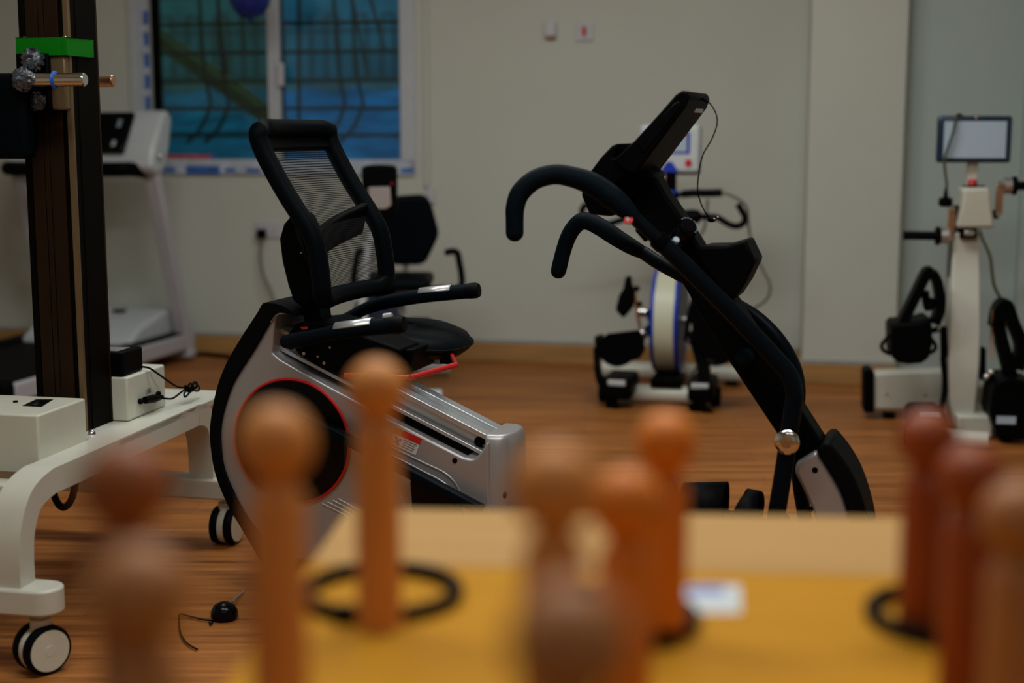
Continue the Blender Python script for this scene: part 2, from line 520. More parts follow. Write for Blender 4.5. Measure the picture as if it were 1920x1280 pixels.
wcol(264, 282, 0.0, 0.08, 'frame_stile', 'upvc')
wcol(750, 779, -0.015, 0.10, 'frame_stile', 'upvc')
wcol(283, 303, 0.045, 0.075, 'sash_stile', 'bronze_dark')
wcol(503, 525, 0.03, 0.07, 'meeting_stile', 'upvc')
wcol(527, 533, 0.065, 0.09, 'sash_stile', 'navy')
a = W.v(245, 327, -0.015); c = W.v(779, 300, -0.015)
MB().box(((wl + wr) / 2, 0.04, (a.z + c.z) / 2), (wr - wl, 0.11, c.z - a.z)).build('frame_sill_rail', 'upvc', win, bevel=0.003)
MB().box(((wl + wr) / 2, 0.04, zt - 0.03), (wr - wl, 0.11, 0.06)).build('frame_head_rail', 'upvc', win, bevel=0.003)
wcol(267, 279, -0.003, 0.0, 'protective_film', 'film_white')
for pa, pb, pc, pd, m_ in ((300, 302, 775, 325, 'film_white'),):
    wbox(pa, pd, pb + 470, pb + 1, -0.019, -0.0155, 'protective_film', m_, 0)
for pa, pb, ya, yb, m_ in ((349, 412, 326, 311, 'film_blue'), (422, 441, 322, 315, 'film_blue'), (462, 488, 323, 316, 'film_blue'), (305, 328, 322, 314, 'film_blue'),
                           (752, 775, 324, 315, 'film_blue'), (690, 720, 323, 317, 'film_blue')):
    wbox(pa, ya, pb, yb, -0.022, -0.0195, 'film_print', m_, 0)
for i in range(7):
    ya = 20 + i * 40
    wbox(269 + i, ya + 26, 277 + i, ya, -0.0055, -0.0035, 'film_print', 'film_blue', 0)
wbox(306, 298, 398, 290, 0.03, 0.034, 'film_print', 'film_red', 0)
wbox(396, 298, 408, 289, 0.028, 0.032, 'film_print', 'film_blue', 0)
b = MB(); b.box((wu(527, 140, 0.02), 0.014, W.v(527, 140, 0.014).z), (0.035, 0.03, 0.12))
b.build('latch', 'socket', win, bevel=0.008, seg=3)
x0, x1, xm = wu(303, 200, .06), wu(750, 200, .06), wu(515, 200, .05)
MB().box(((x0 + xm) / 2, 0.052, (wb + zt) / 2), (xm - x0, 0.006, zt - wb)).build('pane', 'glass_reflection_tint', win)
MB().box(((x1 + xm) / 2, 0.078, (wb + zt) / 2), (x1 - xm, 0.006, zt - wb)).build('pane', 'glass_clear', win)

# bars outside the glass
gv0 = 0.22
gf = W
gr = thing('window_grille', 'dark metal burglar bars with bowed rods outside the window', 'window grille', W)
for py in (-9, 44, 98, 152, 203, 253):
    p = W.v(500, py, gv0)
    MB().tube([(wl - 0.05, gv0, p.z), (wr + 0.05, gv0, p.z)], 0.0105, 8, 1).build('bar', 'grille', gr)
for off in (0, 34):
    for base in (0, 252):
        q = [(372, -40), (376, 30), (379, 84), (386, 150), (394, 187), (392, 205), (376, 240), (350, 268)]
        dv = [0, 0, 0, .03, .07, .08, .05, 0.0]
        pts = [W.v(x + base + off, y, gv0 + 0.012 + d) for (x, y), d in zip(q, dv)]
        MB().tube(pts, 0.0105, 8, 4).build('bowed_rod', 'grille', gr)
for a in ((407, -20, 424, 140), (447, -20, 458, 94), (657, -20, 690, 145), (690, -20, 722, 98)):
    MB().tube([W.v(a[0], a[1], gv0 + 0.03), W.v(a[2], a[3], gv0 + 0.03)], 0.009, 8, 1).build('slanting_rod', 'grille', gr)
MB().tube([W.v(561, -60, gv0 + 0.02), W.v(561, 262, gv0 + 0.02)], 0.012, 8, 1).build('bar', 'grille', gr)
# outdoors
bm_ = thing('stair_stringer', 'olive steel stair beam slanting across outside the window', 'stair beam', W)
a, c = W.v(285, 66, 0.75), W.v(560, 262, 0.75)
MB().sweep([a, c], (0, 1, 0), 0.10, 0.075).build('beam', 'olive', bm_, bevel=0.004)
MB().sweep([a + Vector((0, 0.06, 0.05)), c + Vector((0, 0.06, 0.05))], (0, 1, 0), 0.06, 0.02).build('flange', 'olive', bm_)
ov = 3.2
x0, x1 = W.v(150, 200, ov).x - 1.5, W.v(900, 200, ov).x + 1.5
zl = W.v(500, 168, ov).z
struct('wall_outside', MB().box(((x0 + x1) / 2, ov + 0.1, 1.4), (x1 - x0, 0.2, 3.6)), 'outwall', W, 'teal painted wall across the yard')
struct('trim_outside', MB().box(((x0 + x1) / 2, ov - 0.25, zl), (x1 - x0, 0.5, 0.10)), 'outledge', W, bevel=0.01)
b = MB(); nx, nz = 60, 10
zb0 = 0.0
for j in range(nz + 1):
    for i in range(nx + 1):
        t = j / nz
        b.vs.append(Vector((x0 + (x1 - x0) * i / nx, ov - 0.55 - (1 - t) ** 1.5 * 0.7 + 0.05 * math.sin(i * 0.9 + j) * math.sin(j * 0.7), zb0 + (zl - 0.02 - zb0) * t + 0.02 * math.sin(i * 1.7))))
for j in range(nz):
    for i in range(nx):
        q = j * (nx + 1) + i; b.fs.append([q, q + 1, q + nx + 2, q + nx + 1])
o = b.build('tarpaulin', 'tarp', None); o.matrix_world = W.M
tag(o, 'rumpled bright blue tarpaulin draped outside behind the window bars', 'tarpaulin')
struct('ground_outside', MB().box(((x0 + x1) / 2, 1.8, -0.06), (x1 - x0, 3.2, 0.1)), 'outledge', W)
fn = thing('yard_fence', 'dark hooped metal fence across the yard behind the window', 'fence', W)
fv = ov - 0.35
za = W.v(500, 170, fv).z
for py in (60, 150):
    z_ = W.v(500, py, fv).z
    MB().box(((x0 + x1) / 2, fv, z_), (x1 - x0 - 0.4, 0.02, 0.022)).build('rail', 'fence', fn)
zz = W.v(500, 30, fv).z
k = 0
px_ = 300
while px_ < 780:
    xa = W.v(px_, 100, fv).x; xb = W.v(px_ + 24, 100, fv).x
    pts = [(xa, fv, za - 0.02), (xa, fv, zz - 0.05), ((xa * 3 + xb) / 4, fv, zz), ((xa + 3 * xb) / 4, fv, zz), (xb, fv, zz - 0.05), (xb, fv, za - 0.02)]
    MB().tube(pts, 0.012, 6, 2).build('hoop', 'fence', fn)
    px_ += 52
# balloon by the window
p = atY(468, -12, 7.35)
f = Fr(p, 0)
t = thing('balloon', 'dark blue balloon hanging in front of the window', 'balloon', f)
b = MB().ball((0, 0, 0), 0.115, 20, 12, (0.95, 0.95, 1.1)); b.build('balloon_skin', 'balloon', t)
MB().lathe([(0.001, -0.145), (0.012, -0.14), (0.006, -0.125), (0.01, -0.115)], (0, 0, 0)).build('knot', 'balloon', t)
MB().tube([(0, 0, 0.12), (0.02, 0.01, 0.4), (0, 0.02, 0.8)], 0.0015, 6, 4).build('string', 'white_print', t)

# wall fittings
def on_wall(px, py): return Fr(W.M @ W.v(px, py, 0), R(-10.4))
f = on_wall(1033, 55); t = thing('wall_sensor', 'small plain white box on the wall beside the red switch', 'wall box', f)
MB().box((0, -0.018, 0), (0.055, 0.036, 0.075)).build('case', 'socket', t, bevel=0.006)
MB().box((0, -0.014, -0.042), (0.05, 0.026, 0.01)).build('base_plate', 'peg_brown', t, bevel=0.002)
f = on_wall(1096, 60); t = thing('wall_switch', 'square white switch plate with a red rocker high on the wall', 'switch', f)
MB().box((0, -0.006, 0), (0.088, 0.012, 0.088)).build('plate', 'socket', t, bevel=0.004)
MB().box((0, -0.016, 0.003), (0.022, 0.012, 0.046)).build('rocker', 'red', t, bevel=0.004)
f = on_wall(503, 430); t = thing('wall_socket', 'white double wall socket with a black plug in its left half', 'socket', f)
MB().box((0, -0.006, 0), (0.15, 0.012, 0.088)).build('plate', 'socket', t, bevel=0.004)
for sx in (-0.055, 0.055): MB().box((sx, -0.014, 0.026), (0.012, 0.006, 0.018)).build('rocker', 'socket', t, bevel=0.002)
for sx in (0.02, 0.036): MB().box((sx, -0.0125, -0.012), (0.004, 0.002, 0.009)).build('pin_hole', 'black', t)
t2 = thing('mains_lead', 'grey cord with black plug hanging from the double wall socket', 'cord', f)
c0 = f.v(490, 438, -0.035)
MB().box((c0.x, -0.034, c0.z), (0.048, 0.044, 0.05)).build('plug', 'black', t2, bevel=0.008)
pts = [f.v(490, 447, -0.04), f.v(488, 480, -0.05), f.v(494, 515, -0.06), f.v(508, 545, -0.08), f.v(516, 575, -0.10), f.v(516, 620, -0.12), f.v(520, 660, -0.16)]
MB().tube(pts, 0.009, 8, 5).build('cable', 'cable_grey', t2)
f = on_wall(808, 366); t = thing('wall_socket', 'small white socket low on the wall under the cable conduit', 'socket', f)
MB().box((0, -0.012, 0), (0.04, 0.024, 0.085)).build('plate', 'socket', t, bevel=0.004)
MB().box((0, -0.027, 0.012), (0.014, 0.006, 0.02)).build('rocker', 'socket', t, bevel=0.002)
f = on_wall(802, 350); zc = CEIL - f.o.z
t = thing('cable_conduit', 'narrow cream cable trunking running up the wall beside the window', 'conduit', f)
MB().box((0, -0.008, zc / 2), (0.03, 0.016, zc)).build('trunking', 'wall', t, bevel=0.002)
MB().box((0, -0.018, zc / 2), (0.022, 0.006, zc - 0.01)).build('cover_strip', 'wall', t, bevel=0.001)

# ================================================================== RECUMBENT TRAINER IN FOCUS
oB = atY(720, 640, 3.6); oB.z = 0
B = Fr(oB, R(-18))
bike = thing('recumbent_trainer', 'large silver and black recumbent trainer with mesh back and swinging arms', 'exercise bike', B)
NV = -0.10
def pz(pxs, v, zval):   # local (u, z) with u from pixel column at a low row and a fixed z
    return (B.v(pxs, 1000, v).x, zval)
# --- body shroud
side = [(520, 588), (515, 606), (511, 651), (524, 673), (668, 752), (739, 792), (868, 858), (887, 861), (898, 852), (915, 828), (917, 870), (918, 960)]
rear = [(463, 971), (441, 932), (421, 885), (414, 845), (414, 792), (430, 734), (448, 698), (476, 655), (506, 603)]
P = B.poly(side[:2] + sm(side[2:5], 3) + side[5:6] + sm(side[6:9], 3) + side[9:], NV) + [pz(918, NV, 0.10), pz(520, NV, 0.10)] + B.poly(sm(rear), NV)
MB().prism(P, NV, -NV).build('shroud', 'silver', bike, bevel=0.014, seg=4)
spine_o = [(556, 594), (549, 583), (524, 570), (499, 567), (491, 571), (482, 587), (452, 633), (423, 684), (405, 734), (394, 799), (396, 845), (405, 892), (427, 946), (452, 989)]
spine_i = [(462, 975), (440, 932), (420, 885), (413, 845), (413, 792), (429, 734), (447, 698), (475, 655), (505, 603), (521, 587), (546, 590)]
P = B.poly(sm(spine_o), NV - .01) + [pz(500, NV, 0.07), pz(535, NV, 0.07)] + B.poly(sm(spine_i), NV - .01)
MB().prism(P, NV - 0.012, 0.112).build('rear_spine', 'rubber', bike, bevel=0.006)
pts = [B.v(x, y, NV - 0.002) for x, y in ((506, 603), (520, 588), (548, 586))]
MB().tube(pts, 0.004, 6, 4).build('trim_strip', 'alu', bike)
# disc window with its red ring
dc = B.v(548, 826, NV)
disc = MB().lathe([(0.158, 0.0), (0.157, 0.008), (0.12, 0.012), (0.04, 0.006), (0.0, 0.006)], dc + Vector((0, -0.001, 0)), (0, -1, 0), 48).build('flywheel_cover', 'black_gloss', bike)
MB().torus(dc + Vector((0, -0.003, 0)), (0, 1, 0), 0.160, 0.0045, 64, 8).build('ring_trim', 'red', bike)
MB().ball(dc + Vector((0, -0.014, 0)), 0.02, 12, 8, (1, .5, 1)).build('hub_cap', 'black', disc)
# pressed ridges in the shroud
for k, off in enumerate((0, 1, 2)):
    o_ = off
    q = [(700 - 6 * o_, 822 + 13 * o_), (750 - 4 * o_, 846 + 13 * o_), (800 - 6 * o_, 870 + 14 * o_), (836 - 8 * o_, 888 + 14 * o_), (858 - 9 * o_, 913 + 10 * o_), (866 - 10 * o_, 945 + 8 * o_)]
    MB().tube([B.v(x, y, NV - 0.0005) for x, y in q], 0.0022, 6, 5).build('ridge', 'alu', bike)
for k in range(4):
    q = [(604 + 10 * k, 944 - 3 * k), (640 + 9 * k, 962 - 3 * k), (700 + 8 * k, 996 - 3 * k)]
    MB().tube([B.v(x, y, NV - 0.0005) for x, y in q], 0.0018, 6, 4).build('ridge', 'alu', bike)
P = B.poly([(776, 893), (850, 932), (868, 955), (872, 975), (780, 975), (774, 900)], NV)
MB().prism(P, NV - 0.02, NV + .01).build('linkage_cover', 'black_gloss', bike, bevel=0.003)
# swing link in front of the disc
MB().sweep([B.v(524, 757, -0.135), B.v(660, 828, -0.135), B.v(905, 957, -0.135)], (0, 1, 0), 0.03, 0.026).build('swing_link', 'paint_black', bike, bevel=0.006, seg=3)
MB().disc(B.v(535, 763, -0.15), (0, 1, 0), 0.02, 0.04).build('link_bearing', 'black', bike)
for px, py, r_ in ((853, 863, 0.0065), (946, 928, 0.008)):
    v_ = NV if px < 930 else 0.0
    p = B.v(px, py, NV) if px < 930 else None
    if p: MB().disc(p + Vector((0, -0.002, 0)), (0, 1, 0), r_, 0.006).build('screw_hole', 'black', bike)
pf = B.u(946, 928, B.v(914, 860, NV).x + .058)
MB().disc(pf + Vector((-0.002, 0, 0)), (1, 0, 0), 0.008, 0.005).build('screw_hole', 'bronze', bike)
# warning label
la = [B.v(x, y, NV - 0.0015) for x, y in ((743, 800), (791, 822), (779, 853), (731, 831))]
def quad(pts, name, m, parent, d=Vector((0, -0.0008, 0))):
    b = MB(); n = len(pts)
    b.add(list(pts) + [p - d * 2 for p in pts], [list(range(n)), list(range(2 * n - 1, n - 1, -1))] + [[i, (i + 1) % n, (i + 1) % n + n, i + n] for i in range(n)])
    return b.build(name, m, parent, smooth=False)
def bil(q, s, t):
    return (q[0] * (1 - s) + q[1] * s) * (1 - t) + (q[3] * (1 - s) + q[2] * s) * t
lab = quad(la, 'warning_label', 'white_print', bike)
dl = Vector((0, -0.0009, 0))
quad([bil(la, 0.3, 0) + dl, bil(la, 1, 0) + dl, bil(la, 1, .36) + dl, bil(la, .3, .36) + dl], 'red_header', 'red', lab)
quad([bil(la, 0, 0) + dl, bil(la, .3, 0) + dl, bil(la, .3, .36) + dl, bil(la, 0, .36) + dl], 'orange_header', 'orange_print', lab)
for k in range(4):
    t0 = .45 + k * .13
    quad([bil(la, .42, t0) + dl, bil(la, .93 - .06 * (k % 2), t0) + dl, bil(la, .93 - .06 * (k % 2), t0 + .035) + dl, bil(la, .42, t0 + .035) + dl], 'text_line', 'grey_print', lab)
quad([bil(la, .08, .5) + dl, bil(la, .16, .46) + dl, bil(la, .34, .85) + dl, bil(la, .27, .9) + dl], 'pictogram', 'grey_print', lab)
quad([bil(la, .30, .5) + dl, bil(la, .36, .56) + dl, bil(la, .18, .85) + dl, bil(la, .12, .8) + dl], 'pictogram', 'grey_print', lab)
# maker lettering low on the shroud
lettering('HE', 0.020, 'alu', bike, B.v(758, 934, NV - 0.001), B.v(800, 954, NV) - B.v(740, 924, NV), (0.3, 0, 1))
# --- rail
def rail_bar(top, bot, th0, th1, v0, v1, name, m, bev=0.0015):
    (xa, ya), (xb, yb) = top, bot
    P = B.poly([(xa, ya + th0), (xb, yb + th0), (xb, yb + th1), (xa, ya + th1)], -0.06)
    return MB().prism(P, v0, v1).build(name, m, bike, bevel=bev)
ra, rb = (519, 611), (925, 822)
top_fl = rail_bar(ra, rb, 0, 10, -0.06, -0.022, 'rail_flange', 'alu')
rail_bar(ra, rb, 0, 10, 0.022, 0.06, 'rail_flange', 'alu')
rail_bar(ra, rb, 5, 12, -0.024, 0.024, 'rail_channel', 'steel')
rail_bar(ra, rb, 10, 42, -0.03, 0.03, 'rail_web', 'steel')
rail_bar((517, 611), (905, 812), 34, 42, -0.06, 0.06, 'rail_flange', 'alu')
rail_bar((522, 620), (888, 812), 44, 56, -0.07, 0.07, 'rail_bed', 'black')
MB().disc(B.v(898, 828, -0.045), (0, 1, 0), 0.013, 0.02).build('rail_stop', 'black', bike)
q = B.v(908, 797, 0.03)
MB().disc(B.v(907, 796, 0.04), (0.4, 0, 1), 0.006, 0.003).build('screw_hole', 'black', top_fl)
# end cap of the rail
nu0 = B.v(914, 860, NV).x; ntop = B.v(930, 816, -0.08).z
b = MB(); vs = []; fs = []; n = 20
lev = [(0.10, 1.0), (ntop - .12, .97), (ntop - .03, .90), (ntop - .008, .84), (ntop, .74)]
for z_, k_ in lev:
    for i in range(n + 1):
        a = R(-90 + 180 * i / n)
        vs.append((nu0 + .062 * k_ * max(math.cos(a), 0) ** .7, .099 * k_ * math.copysign(abs(math.sin(a)) ** .85, math.sin(a)), z_))
    vs.append((nu0 - .012, .099 * k_, z_)); vs.append((nu0 - .012, -.099 * k_, z_))
m_ = n + 3
for l in range(len(lev) - 1):
    for i in range(m_): fs.append([l * m_ + i, l * m_ + (i + 1) % m_, (l + 1) * m_ + (i + 1) % m_, (l + 1) * m_ + i])
fs.append(list(range(m_ - 1, -1, -1))); fs.append([(len(lev) - 1) * m_ + i for i in range(m_)])
b.add(vs, fs).build('rail_end_cap', 'silver', bike, bevel=.004)
# --- carriage under the seat
P = B.poly([(534, 634), (553, 607), (600, 603), (640, 614), (752, 655), (742, 694), (690, 712), (640, 705), (600, 690), (560, 665)], -0.085)
MB().prism(P, -0.085, 0.085).build('seat_carriage', 'black', bike, bevel=0.006)
for px, py in ((571, 662), (609, 680), (597, 668), (620, 651)):
    MB().disc(B.v(px, py, -0.085), (0, -1, 0), 0.0045 if px in (571, 609) else 0.003, 0.005, 10).build('bolt', 'chrome', bike)
quad([B.v(x, y, -0.09) for x, y in ((563, 613), (576, 612), (578, 617), (566, 618))], 'position_marker', 'red', bike)
P = B.poly([(748, 655), (776, 655), (768, 700), (752, 705)], -0.05)
MB().prism(P, -0.05, 0.12).build('seat_bracket', 'black', bike, bevel=0.004)
# adjuster lever
pts = B.path([(646, 704, -0.17), (668, 704, -0.17), (768, 708, -0.17), (855, 684, 0.02), (848, 668, 0.10), (838, 657, 0.14), (793, 656, 0.16)])
MB().tube([pts[0], pts[1], pts[2]], 0.007, 10, 1).tube([pts[2], pts[3]], 0.0075, 10, 1).build('adjuster_lever', 'red', bike)
MB().tube(pts[3:], 0.006, 10, 3).build('adjuster_lever', 'red_dark', bike)
a, c = B.v(777, 664, 0.13), B.v(830, 683, 0.13)
MB().box(((a.x + c.x) / 2, 0.13, (a.z + c.z) / 2), (c.x - a.x, 0.012, abs(a.z - c.z))).build('bracket_plate', 'sensor', bike, bevel=0.003)
a, c = B.v(826, 662, 0.12), B.v(846, 682, 0.12)
MB().box(((a.x + c.x) / 2, 0.12, (a.z + c.z) / 2), (c.x - a.x, 0.02, abs(a.z - c.z))).build('bracket_end', 'black', bike, bevel=0.003)
# --- seat pan
sc_ = B.z(748, 616, 0.675)
def seat_ring(a, bb, z, du=0.0, e=2.6, n=40):
    out = []
    for i in range(n):
        t = 2 * math.pi * i / n; c_, s_ = math.cos(t), math.sin(t)
        x = a * math.copysign(abs(c_) ** (2 / e), c_); y = bb * math.copysign(abs(s_) ** (2 / e), s_)
        y *= 1.0 - 0.10 * (x / a)
        out.append(Vector((sc_.x + du + x, sc_.y + y, z - 0.018 * max(0, x / a) ** 2)))
    return out
b = MB(); rings = [(0.10, .09, .622), (0.165, .165, .625), (0.185, .193, .640), (0.19, .198, .656), (0.18, .19, .672), (0.15, .165, .684), (0.10, .115, .690), (0.045, .05, .690)]
RR = [seat_ring(a, bb, z) for a, bb, z in rings]
n = 40; vs = [v for r_ in RR for v in r_]; fs = []
for i in range(len(RR) - 1):
    for j in range(n): fs.append([i * n + j, i * n + (j + 1) % n, (i + 1) * n + (j + 1) % n, (i + 1) * n + j])
fs.append(list(range(n - 1, -1, -1))); fs.append([(len(RR) - 1) * n + j for j in range(n)])
seat = MB().add(vs, fs).build('seat', 'vinyl', bike)
MB().tube([v * 1.0 for v in seat_ring(0.192, 0.2, 0.652)], 0.0035, 6, 1, closed=True).build('seat_piping', 'rubber', seat)
# --- backrest
prof_px = [(488, 240), (484, 256), (497, 290), (525, 343), (551, 386), (573, 420), (590, 455), (599, 500), (603, 535), (604, 566)]
prof = [B.v(x, y, -0.2) for x, y in prof_px]
prof_s = smooth_path(prof, 4)
def back_pt(t, v):
    i = min(int(t * (len(prof_s) - 1)), len(prof_s) - 2); fr_ = t * (len(prof_s) - 1) - i
    p = prof_s[i].lerp(prof_s[i + 1], fr_)
    return Vector((p.x - 0.03 * (1 - (v / 0.2) ** 2), v, p.z))
NT, NVV = 30, 12
def back_sheet(t0, t1, v0, v1, name, m, solid, off=0.0):
    me = bpy.data.meshes.new(name); vs = []; fs = []; uvs = []
    for i in range(NT + 1):
        for j in range(NVV + 1):
            t = t0 + (t1 - t0) * i / NT; v = v0 + (v1 - v0) * j / NVV
            p = back_pt(t, v); vs.append((p.x + off, p.y, p.z)); uvs.append((v * 2 + .5, t))
    for i in range(NT):
        for j in range(NVV):
            q = i * (NVV + 1) + j; fs.append([q, q + 1, q + NVV + 2, q + NVV + 1])
    me.from_pydata(vs, [], fs)
    ul = me.uv_layers.new(name='UVMap')
    for l in me.loops: ul.data[l.index].uv = uvs[l.vertex_index]
    me.materials.append(M[m]); me.polygons.foreach_set('use_smooth', [True] * len(me.polygons))
    o = bpy.data.objects.new(name, me); COL.objects.link(o)
    if solid:
        d = o.modifiers.new('solid', 'SOLIDIFY'); d.thickness = solid; d.offset = 0
    return o
br = bpy.data.objects.new('backrest', None); 
loop = [back_pt(t / 40, -0.2) for t in range(2, 39)]
bot = [back_pt(1.0, -0.2 + 0.4 * t / 10) for t in range(1, 10)]
far = [back_pt(t / 40, 0.2) for t in range(38, 1, -1)]
top = [back_pt(0.0, 0.2 - 0.4 * t / 10) for t in range(1, 10)]
b = MB().tube(loop + bot + far + top, 0.0235, 12, 1, closed=True)
backrest = b.build('backrest', 'vinyl', bike)
net = back_sheet(0.1, 0.99, -0.19, 0.19, 'net', 'net', 0); net.parent = backrest
hd = back_sheet(0.0, 0.2, -0.195, 0.195, 'head_band', 'vinyl', 0.02); hd.parent = backrest
# rear spine with its slot, brace to the far edge
P = B.poly([(560, 400), (545, 402), (530, 420), (522, 448), (527, 490), (538, 535), (549, 568), (572, 576), (590, 570), (590, 490), (580, 440)], -0.1)
b = MB().prism(P, -0.1, -0.01); spine = b.build('back_support', 'black', backrest, bevel=0.012, seg=3)
quad([B.v(x, y, -0.1015) for x, y in ((561, 476), (570, 468), (574, 466), (573, 477), (569, 480), (570, 473))], 'support_slot', 'cream', spine)
A0, A1 = B.v(590, 462, -0.08), B.v(681, 408, 0.185)
MB().sweep([A0, A0.lerp(A1, .5) + Vector((-0.015, 0, 0)), A1], (0.25, 0, 1), 0.085, 0.022, 4).build('brace', 'black', backrest, bevel=0.006)
A0, A1 = B.v(590, 500, -0.08), B.v(560, 405, -0.185)
MB().sweep([A0, A1], (0.25, 0, 1), 0.06, 0.022).build('brace', 'black', backrest, bevel=0.006)
P = B.poly([(558, 556), (597, 560), (604, 606), (574, 612)], -0.03)
MB().prism(P, -0.035, 0.035).build('backrest_post', 'paint_black', backrest, bevel=0.006)
bpy.data.objects.remove(br)
# --- armrests with pulse plates
for sgn, path, plate, cap in ((-1, [(536, 640, -.20), (575, 634, -.25), (625, 623, -.27), (690, 614, -.27), (742, 609, -.27)], [(632, 621, -.27), (700, 612, -.27)], (750, 608)),
                         (1, [(612, 620, .20), (650, 598, .24), (700, 573, .26), (780, 556, .26), (884, 545, .26)], [(789, 554, .26), (848, 548, .26)], (888, 545))):
    pts = B.path(path)
    arm = MB().tube(pts, [0.017, 0.018, 0.0165, 0.0195, 0.020, 0.020], 14, 6).build('armrest', 'foam', bike)
    e = pts[-1]; d = (pts[-1] - pts[-2]).normalized()
    MB().lathe([(0.0205, -0.012), (0.0215, -0.004), (0.0215, 0.014), (0.018, 0.022), (0.0, 0.024)], e, d, 16).build('grip_cap', 'rubber', arm)
    pp = B.path(plate)
    up = -1.25 if sgn < 0 else -1.25
    MB().tube(pp, 0.0213, 14, 1, caps=False, a0=R(-70), a1=R(70)).build('pulse_plate', 'sensor', arm, solid=0.001)
pts = B.path([(720, 604, -.27), (735, 602, -.27)])
MB().tube([p + Vector((0, 0, 0.0125)) for p in pts], 0.008, 8, 1).build('grip_glint', 'sensor', bike)  # small glint on the near grip, put in as a pale bar
MB().tube(B.path([(545, 640, -.2), (590, 632, 0.0), (614, 620, .2)]), 0.02, 12, 4).build('armrest_crossbar', 'paint_black', bike)
# --- mast
P = B.poly([(1176, 372), (1225, 322), (1250, 366), (1281, 410), (1309, 455), (1352, 525), (1400, 600), (1450, 680), (1506, 773), (1545, 834), (1553, 900)], -0.04)
P += B.poly([(1500, 880), (1458, 814), (1410, 742), (1365, 674), (1316, 594), (1262, 500), (1205, 410)], -0.04)
MB().prism(P, -0.045, 0.045).build('mast', 'black', bike, bevel=0.008, seg=3)
q = B.v(1400, 668, -0.045)
MB().lathe([(0.02, 0), (0.021, 0.03), (0.015, 0.04), (0.016, 0.055), (0.0, 0.06)], q, (0, -1, 0), 16).build('pop_pin', 'foam', bike)
# front foot shroud
bo = [(1544, 830), (1556, 830), (1583, 864), (1606, 905), (1624, 959), (1634, 1010), (1640, 1080)]
si = [(1600, 1080), (1598, 1010), (1592, 973), (1578, 927), (1556, 887), (1530, 846)]
sl = [(1492, 869), (1490, 887), (1506, 918), (1526, 964), (1540, 1010), (1552, 1080)]
MB().prism(B.poly(bo[:1] + sm(bo[1:]) + sm(si), -0.085), -0.085, 0.085).build('front_spine', 'rubber', bike, bevel=0.006)
MB().prism(B.poly(sm(si) + sl[:1] + sm(sl[1:]), -0.075), -0.075, 0.075).build('front_shroud', 'silver', bike, bevel=0.008, seg=3)
for px, py in ((1528, 881), (1519, 955)):
    MB().disc(B.v(px, py, -0.075) + Vector((0, -0.001, 0)), (0, 1, 0), 0.007, 0.006, 14).build('screw_hole', 'black', bike)
# base frame and stabilisers on the floor
uf = B.v(1620, 1080, 0).x; ur = B.v(500, 1000, 0).x
MB().box(((uf + ur) / 2, 0, 0.075), (uf - ur - 0.05, 0.08, 0.05)).build('base_beam', 'paint_black', bike, bevel=0.006)
for uu in (uf - 0.04, ur + 0.22):
    st = MB().tube([(uu, -0.27, 0.04), (uu, 0.27, 0.04)], 0.03, 14, 1).build('stabiliser', 'paint_black', bike)
    for vv in (-0.27, 0.27): MB().lathe([(0.034, -0.03), (0.04, -0.02), (0.04, 0.02), (0.034, 0.03)], (uu, vv, 0.04), (0, 1, 0), 16).build('end_cap', 'rubber', st)
# --- swinging arms
near = [(1448, 1010, -.12), (1456, 964, -.12), (1465, 909, -.12), (1478, 825, -.12), (1487, 760, -.12), (1489, 735, -.12), (1478, 700, -.12), (1443, 660, -.125), (1375, 588, -.14), (1307, 520, -.16), (1237, 452, -.18)]
pn = B.path(near)
arm = MB().tube(pn, 0.0205, 16, 6).build('swing_arm', 'paint_black', bike)
MB().tube(B.path([(1237, 452, -.18), (1213, 431, -.19), (1189, 408, -.2)]), 0.0155, 14, 3).build('handle_stem', 'paint_black', arm)
d = (pn[-1] - pn[-2]).normalized()
MB().lathe([(0.021, -0.015), (0.0225, -0.012), (0.0225, 0.008), (0.017, 0.014)], pn[-1], d, 16).build('collar', 'black', arm)
hp = [(1190, 409, -.2), (1168, 388, -.205), (1146, 369, -.21), (1110, 345, -.22), (1074, 332, -.235), (1039, 327, -.25), (1003, 337, -.265), (976, 361, -.275), (966, 388, -.28), (965, 413, -.28), (965, 436, -.28)]
ph = B.path(hp)
grip = MB().tube(ph, [0.017, 0.024, 0.0265, 0.026, 0.0235, 0.0225, 0.0225, 0.0225, 0.0215, 0.0205, 0.0205], 16, 6).build('foam_grip', 'foam', arm)
MB().ball(ph[-1], 0.0205, 16, 8).build('grip_end', 'foam', grip)
# red badge with a white mark
bc = B.v(1182, 417, -0.2) ; dd = Vector((0, -0.0165, 0.006))
bd = MB().disc(bc + dd, (0.1, -1, 0.35), 0.0105, 0.005, 20).build('badge', 'red', arm)
lettering('R', 0.016, 'white_print', arm, bc + dd + Vector((0.0005, -0.0055, 0.002)), (1, 0.1, 0.55), (-.55, 0.3, 1))
# clamp bolt + pale tag on the arm
MB().lathe([(0.008, 0), (0.008, 0.014), (0.0, 0.016)], B.v(1264, 455, -0.15), (0.5, -0.6, 0.6), 6).build('clamp_bolt', 'screen_grey', arm)
MB().sweep([B.v(1249, 452, -0.165), B.v(1258, 463, -0.165)], (0, 1, 0), 0.012, 0.005).build('clamp_washer', 'steel', arm)
MB().sweep([B.v(1196, 428, -0.19), B.v(1215, 450, -0.18)], (0, 1, 0), 0.02, 0.014).build('clamp_plate', 'black', arm, bevel=0.002)
